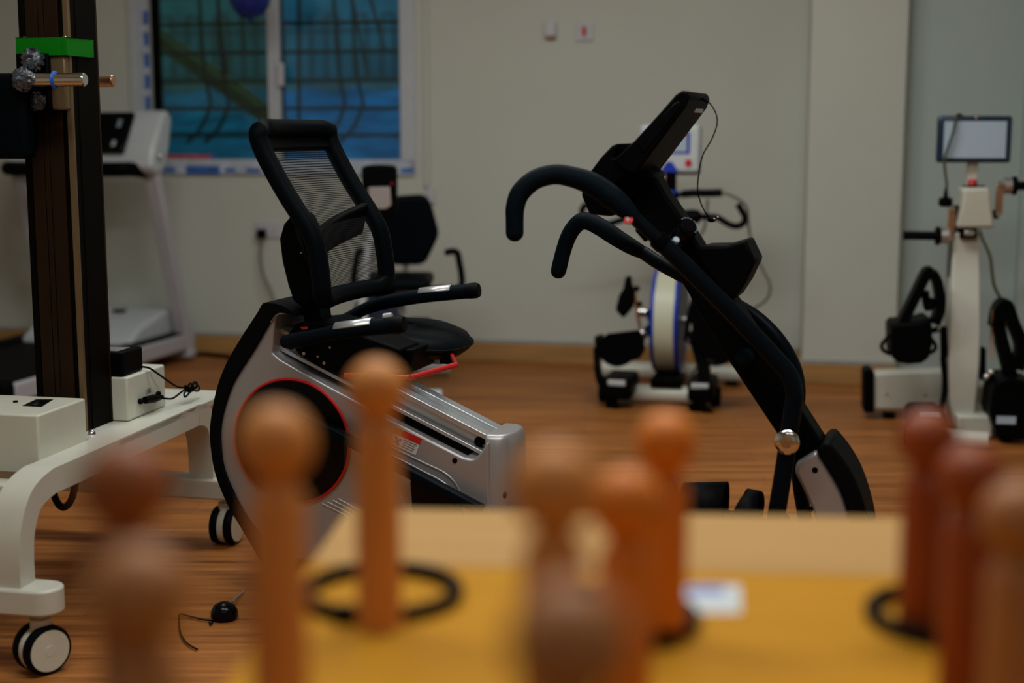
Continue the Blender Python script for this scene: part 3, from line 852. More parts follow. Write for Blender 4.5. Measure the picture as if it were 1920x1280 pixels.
# pivot cap
pc = B.v(1478, 825, -0.12)
MB().lathe([(0.0285, 0.0), (0.0285, 0.004), (0.024, 0.008), (0.013, 0.0095), (0.011, 0.004), (0.006, 0.004), (0.006, 0.009), (0, 0.009)], pc + Vector((0, -0.0205, 0)), (0, -1, 0), 28).build('pivot_cap', 'chrome', arm)
MB().tube([(pc.x, -0.13, pc.z), (pc.x, 0.13, pc.z)], 0.02, 14, 1).build('pivot_axle', 'paint_black', bike)
farp = [(1512, 1010, .12), (1508, 965, .12), (1500, 915, .12), (1494, 850, .12), (1494, 780, .12), (1497, 730, .12), (1488, 686, .12), (1462, 640, .12), (1424, 600, .13), (1379, 571, .14), (1310, 533, .16), (1241, 496, .18), (1207, 474, .2)]
pf_ = B.path(farp)
arm2 = MB().tube(pf_, 0.0175, 14, 6).build('swing_arm', 'paint_black', bike)
hp = [(1207, 474, .2), (1187, 464, .2), (1157, 446, .21), (1128, 427, .22), (1104, 415, .23), (1086, 417, .24), (1069, 437, .25), (1057, 468, .26), (1047, 508, .26)]
ph = B.path(hp)
g2 = MB().tube(ph, [0.0165, 0.021, 0.0235, 0.0235, 0.0225, 0.0215, 0.0205, 0.0205], 16, 6).build('foam_grip', 'foam', arm2)
MB().ball(ph[-1], 0.0203, 16, 8).build('grip_end', 'foam', g2)
# --- front cover wedge (bottle box)
P = B.poly([(1300, 468), (1318, 462), (1360, 461), (1398, 450), (1417, 490), (1398, 530), (1376, 563), (1352, 545)], -0.06)
MB().prism(P, -0.06, 0.06).build('front_cover', 'black', bike, bevel=0.006)
# --- console
P = B.poly([(1150, 300), (1189, 264), (1240, 208), (1266, 178), (1279, 169), (1288, 171), (1293, 182), (1286, 200), (1192, 326), (1170, 320)], -0.13)
con = MB().prism(P, -0.13, 0.13).build('console', 'black', bike, bevel=0.008, seg=3)
P = B.poly([(1196, 268), (1246, 214), (1266, 192), (1275, 190), (1275, 200), (1208, 286)], -0.131)
MB().prism(P, -0.134, -0.128).build('console_side_panel', 'black_gloss', con, bevel=0.002)
P = B.poly([(1290, 186), (1310, 196), (1306, 212), (1284, 203)], 0.02)
MB().prism(P, 0.0, 0.10).build('socket_block', 'steel', con, bevel=0.003)
P = B.poly([(1160, 268), (1148, 273), (1128, 294), (1104, 326), (1146, 352), (1196, 306), (1150, 296), (1158, 280)], -0.11)
MB().prism(P, -0.115, 0.115).build('book_ledge', 'black', con, bevel=0.005)
P = B.poly([(1101, 328), (1089, 364), (1104, 402), (1148, 406), (1175, 380), (1228, 330), (1190, 300), (1130, 325)], -0.07)
MB().prism(P, -0.075, 0.075).build('console_base', 'black', con, bevel=0.01, seg=3)
quad([B.v(x, y, 0.05) for x, y in ((1282, 254), (1287, 249), (1289, 252), (1284, 257))], 'screw', 'copper', con)
# tension knob with printed scale
kc = B.v(1281, 436, -0.07)
ka = Vector((0.55, -0.55, 0.62)).normalized()
kn = MB().lathe([(0.026, -0.03), (0.027, 0.0), (0.0275, 0.012), (0.025, 0.024), (0.018, 0.032), (0.0, 0.034)], kc, ka, 28).build('tension_knob', 'black_gloss', bike)
e1 = ka.orthogonal().normalized(); e2 = ka.cross(e1)
for i in range(16):
    t = 2 * math.pi * i / 16
    MB().box(kc + (e1 * math.cos(t) + e2 * math.sin(t)) * 0.0275 + ka * 0.0, (0.003, 0.003, 0.016), rot=ka.to_track_quat('Z', 'Y').to_matrix()).build('knob_rib', 'black', kn)
for i in range(9):
    t = R(-60) + R(200) * i / 9
    p = kc + (e1 * math.cos(t) + e2 * math.sin(t)) * 0.0215 + ka * 0.0288
    MB().box(p, (0.0012, 0.0045, 0.0012), rot=ka.to_track_quat('Z', 'Y').to_matrix() @ Matrix.Rotation(t, 3, 'Z')).build('scale_mark', 'screen_grey', kn)
# --- pedals with straps
for sgn, pedal_px in ((-1, (1330, 985)), (1, (1405, 985))):
    v0 = -0.20 if sgn < 0 else -0.04
    c = B.v(pedal_px[0], pedal_px[1], v0)
    pd = MB().box(c, (0.20, 0.10, 0.03), rot=Matrix.Rotation(R(8), 3, 'Y')).build('pedal', 'black', bike, bevel=0.008)
    if sgn < 0:
        base, tp, wd = B.v(1318, 975, v0), B.v(1322, 906, v0), 0.098
    else:
        base, tp, wd = B.v(1402, 975, v0), B.v(1414, 921, v0), 0.040
    arc = []
    for i in range(13):
        an = math.pi * i / 12
        k_ = math.sin(an) ** 0.6
        arc.append(Vector((base.x + (tp.x - base.x) * k_, v0 - 0.058 * math.cos(an), base.z + (tp.z - base.z) * k_)))
    b = MB(); vs = []; fs = []
    for i, p in enumerate(arc):
        fl = (0.5 + 0.5 * abs(i - 6) / 6) if sgn > 0 else 1.0
        w_ = wd * (fl if sgn < 0 else (0.5 + 0.9 * abs(i - 6) / 6))
        sl_ = 0.10 if sgn < 0 else -0.15
        vs += [p + Vector((-w_ * (1.0 if sgn < 0 else 1.25) / 2, 0, -sl_ * w_ / 2)), p + Vector((w_ / 2, 0, sl_ * w_ / 2))]
    for i in range(12): fs.append([2 * i, 2 * i + 1, 2 * i + 3, 2 * i + 2])
    b.add(vs, fs).build('pedal_strap', 'rubber', pd, solid=0.004)
    MB().disc(B.v(1305, 938, v0 - 0.033), (0, -1, 0), 0.004, 0.003, 10).build('strap_rivet', 'steel', pd)
    hub = pc + Vector((-0.1, 0.0, -0.22))
    MB().tube([c, Vector((pn[0].x, v0 * 0.6, c.z - 0.01)), Vector((pn[0].x, -0.12 * (1 if sgn < 0 else -1), c.z - 0.02))], 0.012, 10, 3).build('pedal_arm', 'paint_black', bike)
# ear clip lead hanging from the console
lead = thing('pulse_clip_lead', 'thin black ear clip lead plugged into the trainer console top', 'cable', B)
pts = B.path([(1309, 189, .03), (1318, 186, .03), (1332, 195, .03), (1343, 215, .02), (1344, 235, .0), (1334, 262, -.01), (1318, 290, -.02), (1311, 320, -.02), (1308, 355, -.02), (1314, 380, -.02), (1322, 397, -.02), (1329, 408, -.02)])
MB().tube(pts, 0.0016, 8, 6).build('wire', 'black', lead)
MB().tube(B.path([(1308, 190, .03), (1315, 184, .03), (1328, 192, .03)]), [0.005, 0.005, 0.0025], 10, 4).build('jack_plug', 'black', lead)
cl = MB().ball(B.v(1334, 411, -.02), 0.009, 12, 8, (1.2, 1, .8)).build('ear_clip', 'black', lead)
for px, py in ((1339, 410), (1346, 407)): MB().ball(B.v(px, py, -.03), 0.0028, 8, 6).build('contact', 'chrome', cl)
# ================================================================== TOWER ON CASTERS
c0, c1 = atZ(62, 1256, 0), atZ(412, 1017, 0)
dv_ = (c1 - c0); Lb = dv_.length
T_ = Fr(c0, math.atan2(dv_.y, dv_.x) - math.pi / 2)
tow = thing('therapy_tower', 'tall bronze column on a cream wheeled base with a green collar', 'therapy machine', T_)
ZB = 0.435                                   # top of the arch beam
u_b = T_.v(38, 1081, -0.03).x                # right face of the arch
BW = 0.075
def arch(uo):
    pts = [(uo, 0, .17), (uo, 0, .26), (uo, .012, .325), (uo, .05, .38), (uo, .12, ZB - .032), (uo, .22, ZB - .03), (uo, Lb - .2, ZB - .03), (uo, Lb - .1, ZB - .032), (uo, Lb - .04, .38), (uo, Lb - .01, .325), (uo, Lb, .26), (uo, Lb, .17)]
    return MB().sweep(pts, (1, 0, 0), BW, 0.06, 5).build('arch_beam', 'cream_white', tow, bevel=0.008, seg=3)
arch(u_b - BW / 2)
UFL = -1.05                                  # far left end of the base, out of view
arch(UFL + 0.12)
for vv in (0.0, Lb):
    n = 10; w2 = 0.045
    pl = [(0.035 + w2 * math.cos(R(-90 + 180 * i / n)), vv + w2 * math.sin(R(-90 + 180 * i / n))) for i in range(n + 1)]
    pl += [(UFL, vv + w2), (UFL, vv - w2)]
    MB().prism_z(pl, .140, .200).build('foot_bar', 'cream_white', tow, bevel=0.006, seg=2)
MB().box(((UFL + u_b) / 2, T_.v(20, 905, 0.12).y, ZB - 0.06), (u_b - UFL - .1, 0.06, 0.05)).build('cross_beam', 'cream_white', tow, bevel=0.006)
MB().box(((UFL + u_b) / 2, Lb - 0.2, ZB - 0.03), (u_b - UFL - .1, 0.06, 0.05)).build('cross_beam', 'cream_white', tow, bevel=0.006)
def caster(u, v, ax_world):
    ax = (T_.I.to_3x3() @ Vector(ax_world)).normalized(); zc = 0.056
    c = Vector((u, v, zc))
    side = Vector((0, 0, 1)).cross(ax)
    MB().lathe([(0.016, 0.058), (0.016, 0.10), (0.024, 0.10), (0.024, 0.125), (0.012, 0.125), (0.012, 0.142)], (u, v, 0), (0, 0, 1), 16).build('caster_stem', 'cream_white', tow)
    hs = MB().lathe([(0.052, -0.010), (0.054, 0), (0.052, 0.010)], c, ax, 24).build('caster_housing', 'cream_white', tow)
    for sg in (-1, 1):
        cc = c + ax * (0.022 * sg)
        wh = MB().lathe([(0.048, -0.013), (0.054, -0.011), (0.056, -0.004), (0.056, 0.005), (0.053, 0.012), (0.048, 0.013)], cc, ax, 40).build('caster_wheel', 'rubber', tow)
        MB().lathe([(0.0, 0.0145), (0.012, 0.0145), (0.0125, 0.0138), (0.047, 0.0138), (0.047, 0.004), (0, 0.004)] if sg > 0 else [(0, -0.0125), (0.044, -0.0135), (0.044, -0.004), (0, -0.004)], cc, ax, 32).build('wheel_disc', 'cream', wh)
    MB().box(c - side * -0.045 + Vector((0, 0, 0.008)), (0.03, 0.03, 0.02)).build('brake_tab', 'black', hs, bevel=0.004)
caster(0.025, 0.0, (.74, -.67, 0)); caster(0.025, Lb, (.97, -.25, 0))
caster(UFL + 0.05, 0, (.74, -.67, 0)); caster(UFL + 0.05, Lb, (.97, -.25, 0))
# column
cc_ = T_.z(163, 808, ZB); CU, CV = cc_.x, cc_.y
CA, CB, CH = 0.138, 0.135, 1.95
Z0 = ZB
def colbox(u0, u1, v0, v1, name, m, bev=0.002, z0=Z0, z1=Z0 + CH):
    return MB().box(((u0 + u1) / 2, (v0 + v1) / 2, (z0 + z1) / 2), (u1 - u0, v1 - v0, z1 - z0)).build(name, m, tow, bevel=bev)
colbox(CU - CA, CU, CV + .006, CV + CB, 'column', 'bronze_dark')
MB().box(((CU - CA - .06 + u_b) / 2, (CV - .08 + CV + .62) / 2, ZB - .011), (u_b - CU + CA + .06, .70, .02)).build('base_plate', 'cream_white', tow, bevel=0.003)
# face ribs of the extrusion
for a, c, m_ in ((-CA, -CA + .016, 'bronze_dark'), (-CA + .019, -.086, 'bronze'), (-.084, -.070, 'bronze'), (-.068, -.030, 'bronze'), (-.024, -.018, 'bronze_dark')):
    colbox(CU + a, CU + c, CV, CV + .008, 'column_rib', m_, 0.001)
colbox(CU - .016, CU + .001, CV - .003, CV + .008, 'column_rib', 'bronze_light', 0.003)
colbox(CU - .002, CU + .002, CV + .03, CV + CB - .006, 'column_rib', 'bronze_dark', 0.001)
colbox(CU - .004, CU + .003, CV + CB - .006, CV + CB + .002, 'column_rib', 'bronze', 0.001)
MB().box((CU - CA / 2, CV + CB / 2, Z0 + CH + .01), (CA + .03, CB + .03, .02)).build('column_cap', 'bronze_dark', tow, bevel=0.004)
# green collar
k0 = T_.v(60, 104, CV - .03); k1 = T_.v(60, 70, CV - .03)
kz0, kz1 = k0.z, k1.z
kl = T_.v(29, 85, CV - .03).x; kr = T_.v(125, 85, CV - .03).x
kvb = T_.u(176, 85, kr).y
b = MB(); th = .014
b.box(((kl + kr) / 2, CV - .03 + th / 2, (kz0 + kz1) / 2), (kr - kl, th, kz1 - kz0))
b.box(((kl + kr) / 2, kvb - th / 2, (kz0 + kz1) / 2), (kr - kl, th, kz1 - kz0))
b.box((kl + th / 2, (CV - .03 + kvb) / 2, (kz0 + kz1) / 2), (th, kvb - CV + .03, kz1 - kz0))
b.box((kr - th / 2, (CV - .03 + kvb) / 2, (kz0 + kz1) / 2), (th, kvb - CV + .03, kz1 - kz0))
col = b.build('collar', 'green', tow, bevel=0.0015)
for du, dv2 in ((.02, .012), (kr - kl - .012, .012), (kr - kl - .012, kvb - CV + .015)):
    MB().ball((kl + du, CV - .03 + dv2, kz1), 0.006, 10, 6, (1, 1, .7)).build('collar_bolt', 'chrome', col)
# slide carriage with handles and wrapped knobs
s0, s1 = T_.v(88, 206, CV - .02), T_.v(122, 104, CV - .02)
sl_ = MB().box(((s0.x + s1.x) / 2, CV - .012, (s0.z + s1.z) / 2), (s1.x - s0.x, .024, s1.z - s0.z)).build('slide_plate', 'bronze_light', tow, bevel=0.004)
s0, s1 = T_.v(38, 215, CV - .03), T_.v(92, 100, CV - .03)
MB().box(((s0.x + s1.x) / 2, CV - .02, (s0.z + s1.z) / 2), (s1.x - s0.x, .04, s1.z - s0.z)).build('slide_block', 'black', tow, bevel=0.004)
hv = CV - .10
h0, h1 = T_.v(60, 150, hv), T_.v(160, 153, hv); h1.z = h0.z
hb = MB().lathe([(.0165, 0), (.0165, h1.x - h0.x - .003), (.0135, h1.x - h0.x)], h0, (1, 0, 0), 24).build('handle_bar', 'chrome', tow)
rp = T_.v(103, 152, hv)
MB().torus((rp.x, hv, h0.z), (1, 0, 0), .0185, .0035, 24, 8).build('stop_ring', 'blue_ring', hb)
MB().tube([(h0.x + .01, hv, h0.z), (h0.x + .01, CV - .02, h0.z)], .012, 10, 1).build('handle_bracket', 'black', hb)
hv2 = CV + .27
h0, h1 = T_.v(120, 152, hv2), T_.v(214, 153, hv2); h1.z = h0.z
hb2 = MB().lathe([(.0165, 0), (.0165, h1.x - h0.x - .003), (.0135, h1.x - h0.x)], h0, (1, 0, 0), 24).build('handle_bar', 'copper', tow)
rp = T_.v(180, 152, hv2)
MB().torus((rp.x, hv2, h0.z), (1, 0, 0), .0185, .0035, 24, 8).build('stop_ring', 'blue_ring', hb2)
MB().tube([(h0.x + .02, hv2, h0.z), (h0.x + .02, CV + CB, h0.z)], .012, 10, 1).build('handle_bracket', 'black', hb2)
def crumple(c, r, name):
    b = MB().ball(c, r, 20, 14); rng = random.Random(int(c[2] * 1e4))
    for i, v in enumerate(b.vs):
        d = v - Vector(c); b.vs[i] = Vector(c) + d * (1 + rng.uniform(-.16, .16))
    return b.build(name, 'wrap', tow)
crumple(T_.v(61, 113, CV - .06), .027, 'wrapped_knob')
crumple(T_.v(44, 149, CV - .115), .027, 'wrapped_knob')
crumple(T_.v(70, 190, CV - .05), .022, 'wrapped_knob')
# padded cushion on the left of the column
s0, s1 = T_.v(-60, 298, CV - .10), T_.v(40, 136, CV - .10)
pad = MB().box(((s0.x + s1.x) / 2, CV - .07, (s0.z + s1.z) / 2), (s1.x - s0.x, .06, s1.z - s0.z)).build('cushion', 'vinyl', tow, bevel=0.016, seg=4)
MB().box(((s0.x + s1.x) / 2, CV - .03, (s0.z + s1.z) / 2), (s1.x - s0.x - .03, .03, s1.z - s0.z - .04)).build('cushion_board', 'black', pad, bevel=0.003)
MB().tube([((s0.x + s1.x) / 2, CV - .02, (s0.z + s1.z) / 2), ((s0.x + s1.x) / 2, CV + .03, (s0.z + s1.z) / 2), (CU - CA, CV + .03, (s0.z + s1.z) / 2)], .014, 10, 1).build('cushion_arm', 'black', pad)
# near control box
nb = T_.z(76, 890, .40); nu, nv = nb.x, nb.y
nzt = T_.v(76, 779, nv).z; nvb = T_.u(160, 743, nu).y
nbox = MB().box((nu - .16, (nv + nvb) / 2, (.40 + nzt) / 2), (.32, nvb - nv, nzt - .40)).build('control_box', 'cream', tow, bevel=0.005, seg=3)
q = [T_.z(x, y, nzt + .001) for x, y in ((42, 760), (68, 748), (100, 748), (78, 762))]
sw = quad(q, 'switch_plate', 'black', nbox, Vector((0, 0, .001)))
q = [T_.z(x, y, nzt + .004) for x, y in ((60, 759), (74, 750), (86, 750), (76, 759))]
quad(q, 'rocker', 'black_gloss', sw, Vector((0, 0, .002)))
MB().disc(T_.z(29, 754, nzt), (0, 0, 1), .006, .004, 12).build('key_hole', 'black', nbox)
for px, py in ((45, 884),):
    MB().ball(T_.z(px, py, .405), .006, 10, 6).build('bolt', 'chrome', nbox)
# rear control box on the beam
rb_ = T_.z(241, 790, ZB); ru, rv = rb_.x, rb_.y
rzt = T_.v(241, 708, rv).z; rvb = T_.u(311, 752, ru).y
rbox = MB().box((ru - .085, (rv + rvb) / 2, (ZB + rzt) / 2), (.17, rvb - rv, rzt - ZB)).build('control_box', 'cream', tow, bevel=0.005, seg=3)
lettering('USB', .018, 'grey_print', rbox, T_.u(278, 733, ru + .0008), (0, 1, 0), (0, 0, 1))
for px, py in ((172, 813), (240, 784)):
    p = T_.z(px, py, ZB)
    MB().lathe([(.011, 0), (.010, .004), (.006, .009), (0, .0105)], p, (0, 0, 1), 14).build('bolt', 'chrome', tow)
# hose loop under the beam
pts = [T_.u(x, y, u_b - .04) for x, y in ((97, 868), (99, 905), (104, 935), (118, 951), (133, 938), (141, 905), (143, 865))]
MB().tube(pts, .0085, 10, 5).build('hose', 'rubber', tow)
# power adapter lying on the rear box
fa = Fr(T_.M @ Vector((ru, rv, rzt)), T_.ang)
ad = thing('power_adapter', 'black power adapter brick on the cream box behind the tower column', 'adapter', fa)
avb = fa.u(268, 696, -.012).y
az = fa.v(242, 662, .004).z
ab = MB().box((-.085, .004 + avb / 2, az / 2 + .001), (.146, avb, az)).build('adapter_case', 'black', ad, bevel=0.006, seg=3)
MB().box((-.085, avb / 2, az + .001), (.10, avb * .6, .001)).build('rating_plate', 'grey_print', ab)
pts = [fa.u(x, y, u) for x, y, u in ((266, 687, -.01), (280, 690, .005), (297, 701, .02), (315, 714, .03), (333, 725, .035), (352, 727, .035), (368, 733, .035), (374, 728, .04), (365, 716, .04), (362, 722, .045), (356, 735, .045), (347, 744, .045), (346, 736, .04), (358, 727, .04), (344, 732, .035), (325, 746, .03), (312, 747, .025), (303, 746, .02))]
MB().tube(pts, .0028, 8, 5).build('lead', 'black', ad)
for i in range(3):
    p = fa.u(352 + 6 * i, 729 - 3 * i, .04)
    MB().torus(p, (0.3, 0.6, 0.4 - .4 * i), .011, .0032, 16, 8).build('lead_knot', 'black', ad)
p0, p1 = fa.u(272, 750, .012), fa.u(304, 744, .014)
MB().tube([p0, p0.lerp(p1, .5), p1], [.010, .012, .006], 12, 4).build('lead_plug', 'black', ad)
p = fa.u(264, 752, .006); MB().ball(p, .0085, 10, 8).build('screw_knob', 'black', ad)
p = fa.u(297, 738, .01); MB().ball(p, .008, 10, 8).build('screw_knob', 'black', ad)

# ================================================================== TREADMILL
b0 = atZ(352, 678, 0)
TR = Fr(b0, R(-15))      # u to its right, v forward; origin at the right upright's foot
tm = thing('treadmill', 'white treadmill with black console standing against the wall', 'treadmill', TR)
WD = 0.80
def up_path(uo): return [(uo, 0.03, .06), (uo, -.02, .22), (uo, -.27, 1.02)]
for uo in (-.02, -WD + .02):
    upm = MB().sweep(up_path(uo), (1, 0, 0), .075, .055, 3).build('upright', 'lilac_white', tm, bevel=0.01, seg=3)
MB().box((-WD / 2, .03, .045), (WD + .04, .07, .05)).build('front_foot', 'lilac_white', tm, bevel=0.01)
P = [(-.42, .10), (-.42, .165), (-.30, .225), (-.06, .275), (.12, .27), (.24, .20), (.26, .10)]
def prism_u(mb, poly, u0, u1):       # polygon in (v, z) extruded along u
    n = len(poly); vs = [(u0, p[0], p[1]) for p in poly] + [(u1, p[0], p[1]) for p in poly]
    return mb.add(vs, [list(range(n)), list(range(2 * n - 1, n - 1, -1))] + [[i, i + n, (i + 1) % n + n, (i + 1) % n] for i in range(n)])
prism_u(MB(), P, -WD + .09, -.09).build('motor_hood', 'white', tm, bevel=0.02, seg=3)
MB().box((-.33, -.1, .272), (.06, .05, .014)).build('hood_latch', 'black', tm, bevel=0.003)
MB().box((-WD / 2, -.95, .115), (WD - .2, 1.15, .05)).build('belt', 'rubber', tm, bevel=0.01)
for uo in (-.05, -WD + .05):
    MB().box((uo, -.72, .105), (.11, 1.62, .085)).build('side_rail', 'black' if uo < -.4 else 'lilac_white', tm, bevel=0.012)
    MB().box((uo - .01, -.75, .15), (.095, 1.55, .01)).build('foot_strip', 'black', tm, bevel=0.002)
MB().box((-WD / 2, -1.55, .09), (WD, .08, .12)).build('rear_cap', 'black', tm, bevel=0.015)
for uo in (-.1, -WD + .1):
    MB().tube([(uo - .02, -1.5, .03), (uo + .02, -1.5, .03)], .028, 12, 1).build('foot_wheel', 'black', tm)
# console
cz = [(-.30, .98), (-.36, 1.02), (-.33, 1.12), (-.22, 1.29), (-.17, 1.31), (-.12, 1.27), (-.16, 1.12), (-.22, 1.0)]
conT = prism_u(MB(), cz, -WD - .0, .03).build('console', 'white', tm, bevel=0.03, seg=4)
fa_ = Vector((0, .11, .17)).normalized()
b = MB(); c = Vector((-WD / 2, -.29, 1.19)); nrm = Vector((0, -.17, .11)).normalized()
rot = Matrix((Vector((1, 0, 0)), fa_, nrm)).transposed()
b.box(c + nrm * .006, (.56, .235, .03), rot); dp = b.build('display_panel', 'black_gloss', conT, bevel=0.012, seg=3)
MB().box(c + nrm * .023 + fa_ * .03, (.2, .07, .004), rot).build('display_window', 'cable_olive', dp)
for du in (-.22, .22):
    for k in range(3):
        MB().box(c + nrm * .022 + Vector((du, 0, 0)) + fa_ * (.06 - .016 * k), (.022, .008, .003), rot).build('key', 'screen_grey', dp)
        MB().box(c + nrm * .022 + Vector((du, 0, 0)) + fa_ * (-.06 - .012 * k), (.02, .007, .003), rot).build('key', 'screen_white', dp)
g0 = TR.v(268, 318, -.42)
MB().tube([(-WD + .02, -.24, 1.0), (-WD + .04, -.36, g0.z + .0), (-WD + .12, -.42, g0.z), (-.16, -.42, g0.z), (-.08, -.36, g0.z), (-.05, -.26, 1.0)], .036, 12, 4).build('hand_bar', 'black', tm)
MB().ball(TR.v(300, 292, -.30), .016, 10, 8).build('side_bolt', 'chrome', tm)

# ================================================================== RECUMBENT BIKE BY THE WALL
oK = atY(760, 640, 6.75); oK.z = 0
K = Fr(oK, 0)
kb = thing('recumbent_bike', 'black and white recumbent bike parked under the window corner', 'exercise bike', K)
P = K.poly([(748, 367), (791, 364), (804, 372), (811, 392), (823, 437), (818, 452), (800, 489), (789, 496), (741, 496), (724, 487), (706, 448), (715, 408), (728, 374)], 0)
bk = MB().prism(P, -.03, .05).build('backrest', 'vinyl', kb, bevel=0.02, seg=3)
a, c = K.v(690, 530, -.05), K.v(813, 508, -.05)
MB().box(((a.x + c.x) / 2, -.2, (a.z + c.z) / 2 - .005), (c.x - a.x, .4, abs(c.z - a.z))).build('seat', 'vinyl', kb, bevel=0.022, seg=3)
p = K.v(760, 505, .0)
MB().tube([p + Vector((0, .02, .06)), p + Vector((0, .02, -.02)), p + Vector((0, -.05, -.06))], .016, 10, 2).build('backrest_post', 'steel', kb)
a, c = K.v(700, 548, -.15), K.v(742, 528, -.15)
MB().box(((a.x + c.x) / 2, -.15, (a.z + c.z) / 2), (c.x - a.x, .12, abs(c.z - a.z))).build('seat_bracket', 'black', kb, bevel=0.004)
a, c = K.v(742, 556, -.1), K.v(786, 534, -.1)
MB().box(((a.x + c.x) / 2, -.1, (a.z + c.z) / 2), (c.x - a.x, .14, abs(c.z - a.z))).build('brown_reflection', 'copper', kb, bevel=0.004)  # orange brown reflections under the seat, painted as a copper block
pts = K.path([(838, 473, -.1), (848, 471, -.06), (857, 474, -.02), (861, 490, -.02), (866, 520, -.02), (864, 536, -.02), (850, 541, -.02), (790, 541, -.04)])
MB().tube(pts, .0165, 10, 5).build('side_handle', 'rubber', kb)
pts = [Vector((2 * K.v(765, 500, 0).x - p.x, p.y, p.z)) for p in pts]
MB().tube(pts, .0165, 10, 5).build('side_handle', 'rubber', kb)
P = K.poly([(664, 585), (672, 560), (690, 552), (735, 556), (748, 575), (752, 640), (660, 640)], -.3)
MB().prism(P, -.42, -.12).build('drive_cover', 'navy', kb, bevel=0.015, seg=3)
MB().box((K.v(745, 600, 0).x, -.2, .24), (.10, .9, .10)).build('main_beam', 'white', kb, bevel=0.01)
MB().tube([(K.v(745, 600, 0).x, .12, .24), (K.v(745, 600, 0).x, .12, .46)], .03, 12, 1).build('seat_post', 'white', kb)
for vv in (-.6, .2):
    MB().tube([(K.v(745, 600, 0).x - .24, vv, .045), (K.v(745, 600, 0).x + .24, vv, .045)], .035, 12, 1).build('stabiliser', 'white', kb)
for vv in (-.58, .18): MB().box((K.v(745, 600, 0).x, vv, .12), (.07, .07, .18)).build('stabiliser_strut', 'white', kb, bevel=0.006)
pts = K.path([(722, 352, -.45), (712, 385, -.46), (694, 450, -.48), (684, 520, -.50), (682, 600, -.5)])
MB().tube(pts + [Vector((K.v(745, 600, 0).x, -.5, .27))], .021, 12, 4).build('console_pole', 'white', kb)
P = K.poly([(678, 313), (690, 309), (715, 308), (741, 310), (745, 318), (745, 400), (738, 408), (690, 408), (680, 400)], -.5)
ck = MB().prism(P, -.52, -.48).build('console', 'black', kb, bevel=0.01, seg=3)
P = K.poly([(691, 351), (731, 350), (734, 384), (724, 392), (700, 392), (693, 384)], -.52)
MB().prism(P, -.532, -.515).build('console_bracket', 'bracket_grey', ck, bevel=0.004)
MB().disc(K.v(735, 344, -.525), (0, -1, 0), .006, .004, 10).build('indicator', 'red_dark', ck)
for sg in (-1, 1):
    MB().box((K.v(705, 600, -.3).x + sg * .2, -.3, .30), (.09, .16, .03), Matrix.Rotation(R(30), 3, 'X')).build('pedal', 'black', kb, bevel=0.006)
    MB().sweep([(K.v(705, 600, -.3).x + sg * .2, -.3, .30), (K.v(705, 600, -.3).x + sg * .13, -.3, .36), (K.v(705, 600, -.3).x + sg * .1, -.28, .40)], (0, 1, 0), .025, .012).build('crank', 'steel', kb)

# ================================================================== LEG TRAINERS
def cup(fr, c, a, bb, h, name, parent, m='black', open_up=True, n=14, tilt=0.0):
    """half-shell calf cup: open gutter along v, width 2a, depth bb, length h"""
    b = MB(); c = Vector(c); vs = []; fs = []
    for j in range(6):
        t = j / 5; v = (t - .5) * h; k = 1 - .12 * (t - .5) ** 2 * 4
        for i in range(n + 1):
            an = math.pi + math.pi * i / n
            vs.append(c + Vector((a * k * math.cos(an), v, bb * math.sin(an) - tilt * v)))
    for j in range(5):
        for i in range(n):
            q = j * (n + 1) + i; fs.append([q, q + 1, q + n + 2, q + n + 1])
    return b.add(vs, fs).build(name, m, parent, solid=.012)

# --- small trainer behind the front arms (blue and cream wheel)
oM = atZ(1238, 757, 0)
Mf = Fr(oM, R(-13))
mt = thing('leg_trainer', 'cream leg and arm trainer with blue rimmed wheel housing, behind the recumbent trainer', 'exercise machine', Mf)
a, c = Mf.v(1132, 752, 0), Mf.v(1342, 770, 0)
MB().tube([(a.x, 0, .045), (c.x, 0, .045)], .04, 14, 1).build('front_bar', 'cream_white', mt)
for x in (a.x, c.x): MB().lathe([(.042, -.02), (.045, 0), (.042, .02)], (x, 0, .045), (1, 0, 0), 16).build('bar_cap', 'black', mt)
rv_ = .55
a2, c2 = Mf.v(1128, 700, rv_), Mf.v(1392, 715, rv_)
MB().tube([(a2.x, rv_, .055), (c2.x, rv_, .055)], .042, 14, 1).build('rear_bar', 'cream_white', mt)
for x in (a2.x + .02, c2.x - .05): MB().box((x, rv_, .012), (.06, .07, .024)).build('rubber_foot', 'black', mt, bevel=0.004)
wc = Mf.v(1250, 632, .12); WR = .242
MB().box((wc.x, .28, .065), (.10, .55, .07)).build('base_beam', 'cream_white', mt, bevel=0.008)
a, c = Mf.v(1222, 742, .02), Mf.v(1280, 735, .02)
MB().box(((a.x + c.x) / 2, .06, .10), (c.x - a.x, .2, .04)).build('wheel_cradle', 'black', mt, bevel=0.006)
wz = .10 + WR + .01
wv = .22
whl = MB().lathe([(WR - .03, -.055), (WR, -.05), (WR, .05), (WR - .03, .055)], (wc.x, wv, wz), (1, 0, 0), 56).build('wheel_housing', 'wheel_cream', mt)
for sg in (-1, 1):
    MB().lathe([(.0, sg * .058), (WR - .03, sg * .058), (WR - .006, sg * .062), (WR + .003, sg * .052), (WR + .003, sg * .044), (WR - .03, sg * .044)], (wc.x, wv, wz), (1, 0, 0), 56).build('wheel_rim', 'blue', whl)
    MB().lathe([(0, sg * .062), (WR - .05, sg * .062), (WR - .045, sg * .057)], (wc.x, wv, wz), (1, 0, 0), 40).build('side_cover', 'wheel_side', whl)
MB().tube([(wc.x - .10, wv, wz), (wc.x + .10, wv, wz)], .018, 12, 1).build('crank_axle', 'steel', mt)
def leg_unit(fr, parent, cx, cv, foot_px, sg, zc):
    """calf cup, strap arm and foot shell on one crank"""
    pass
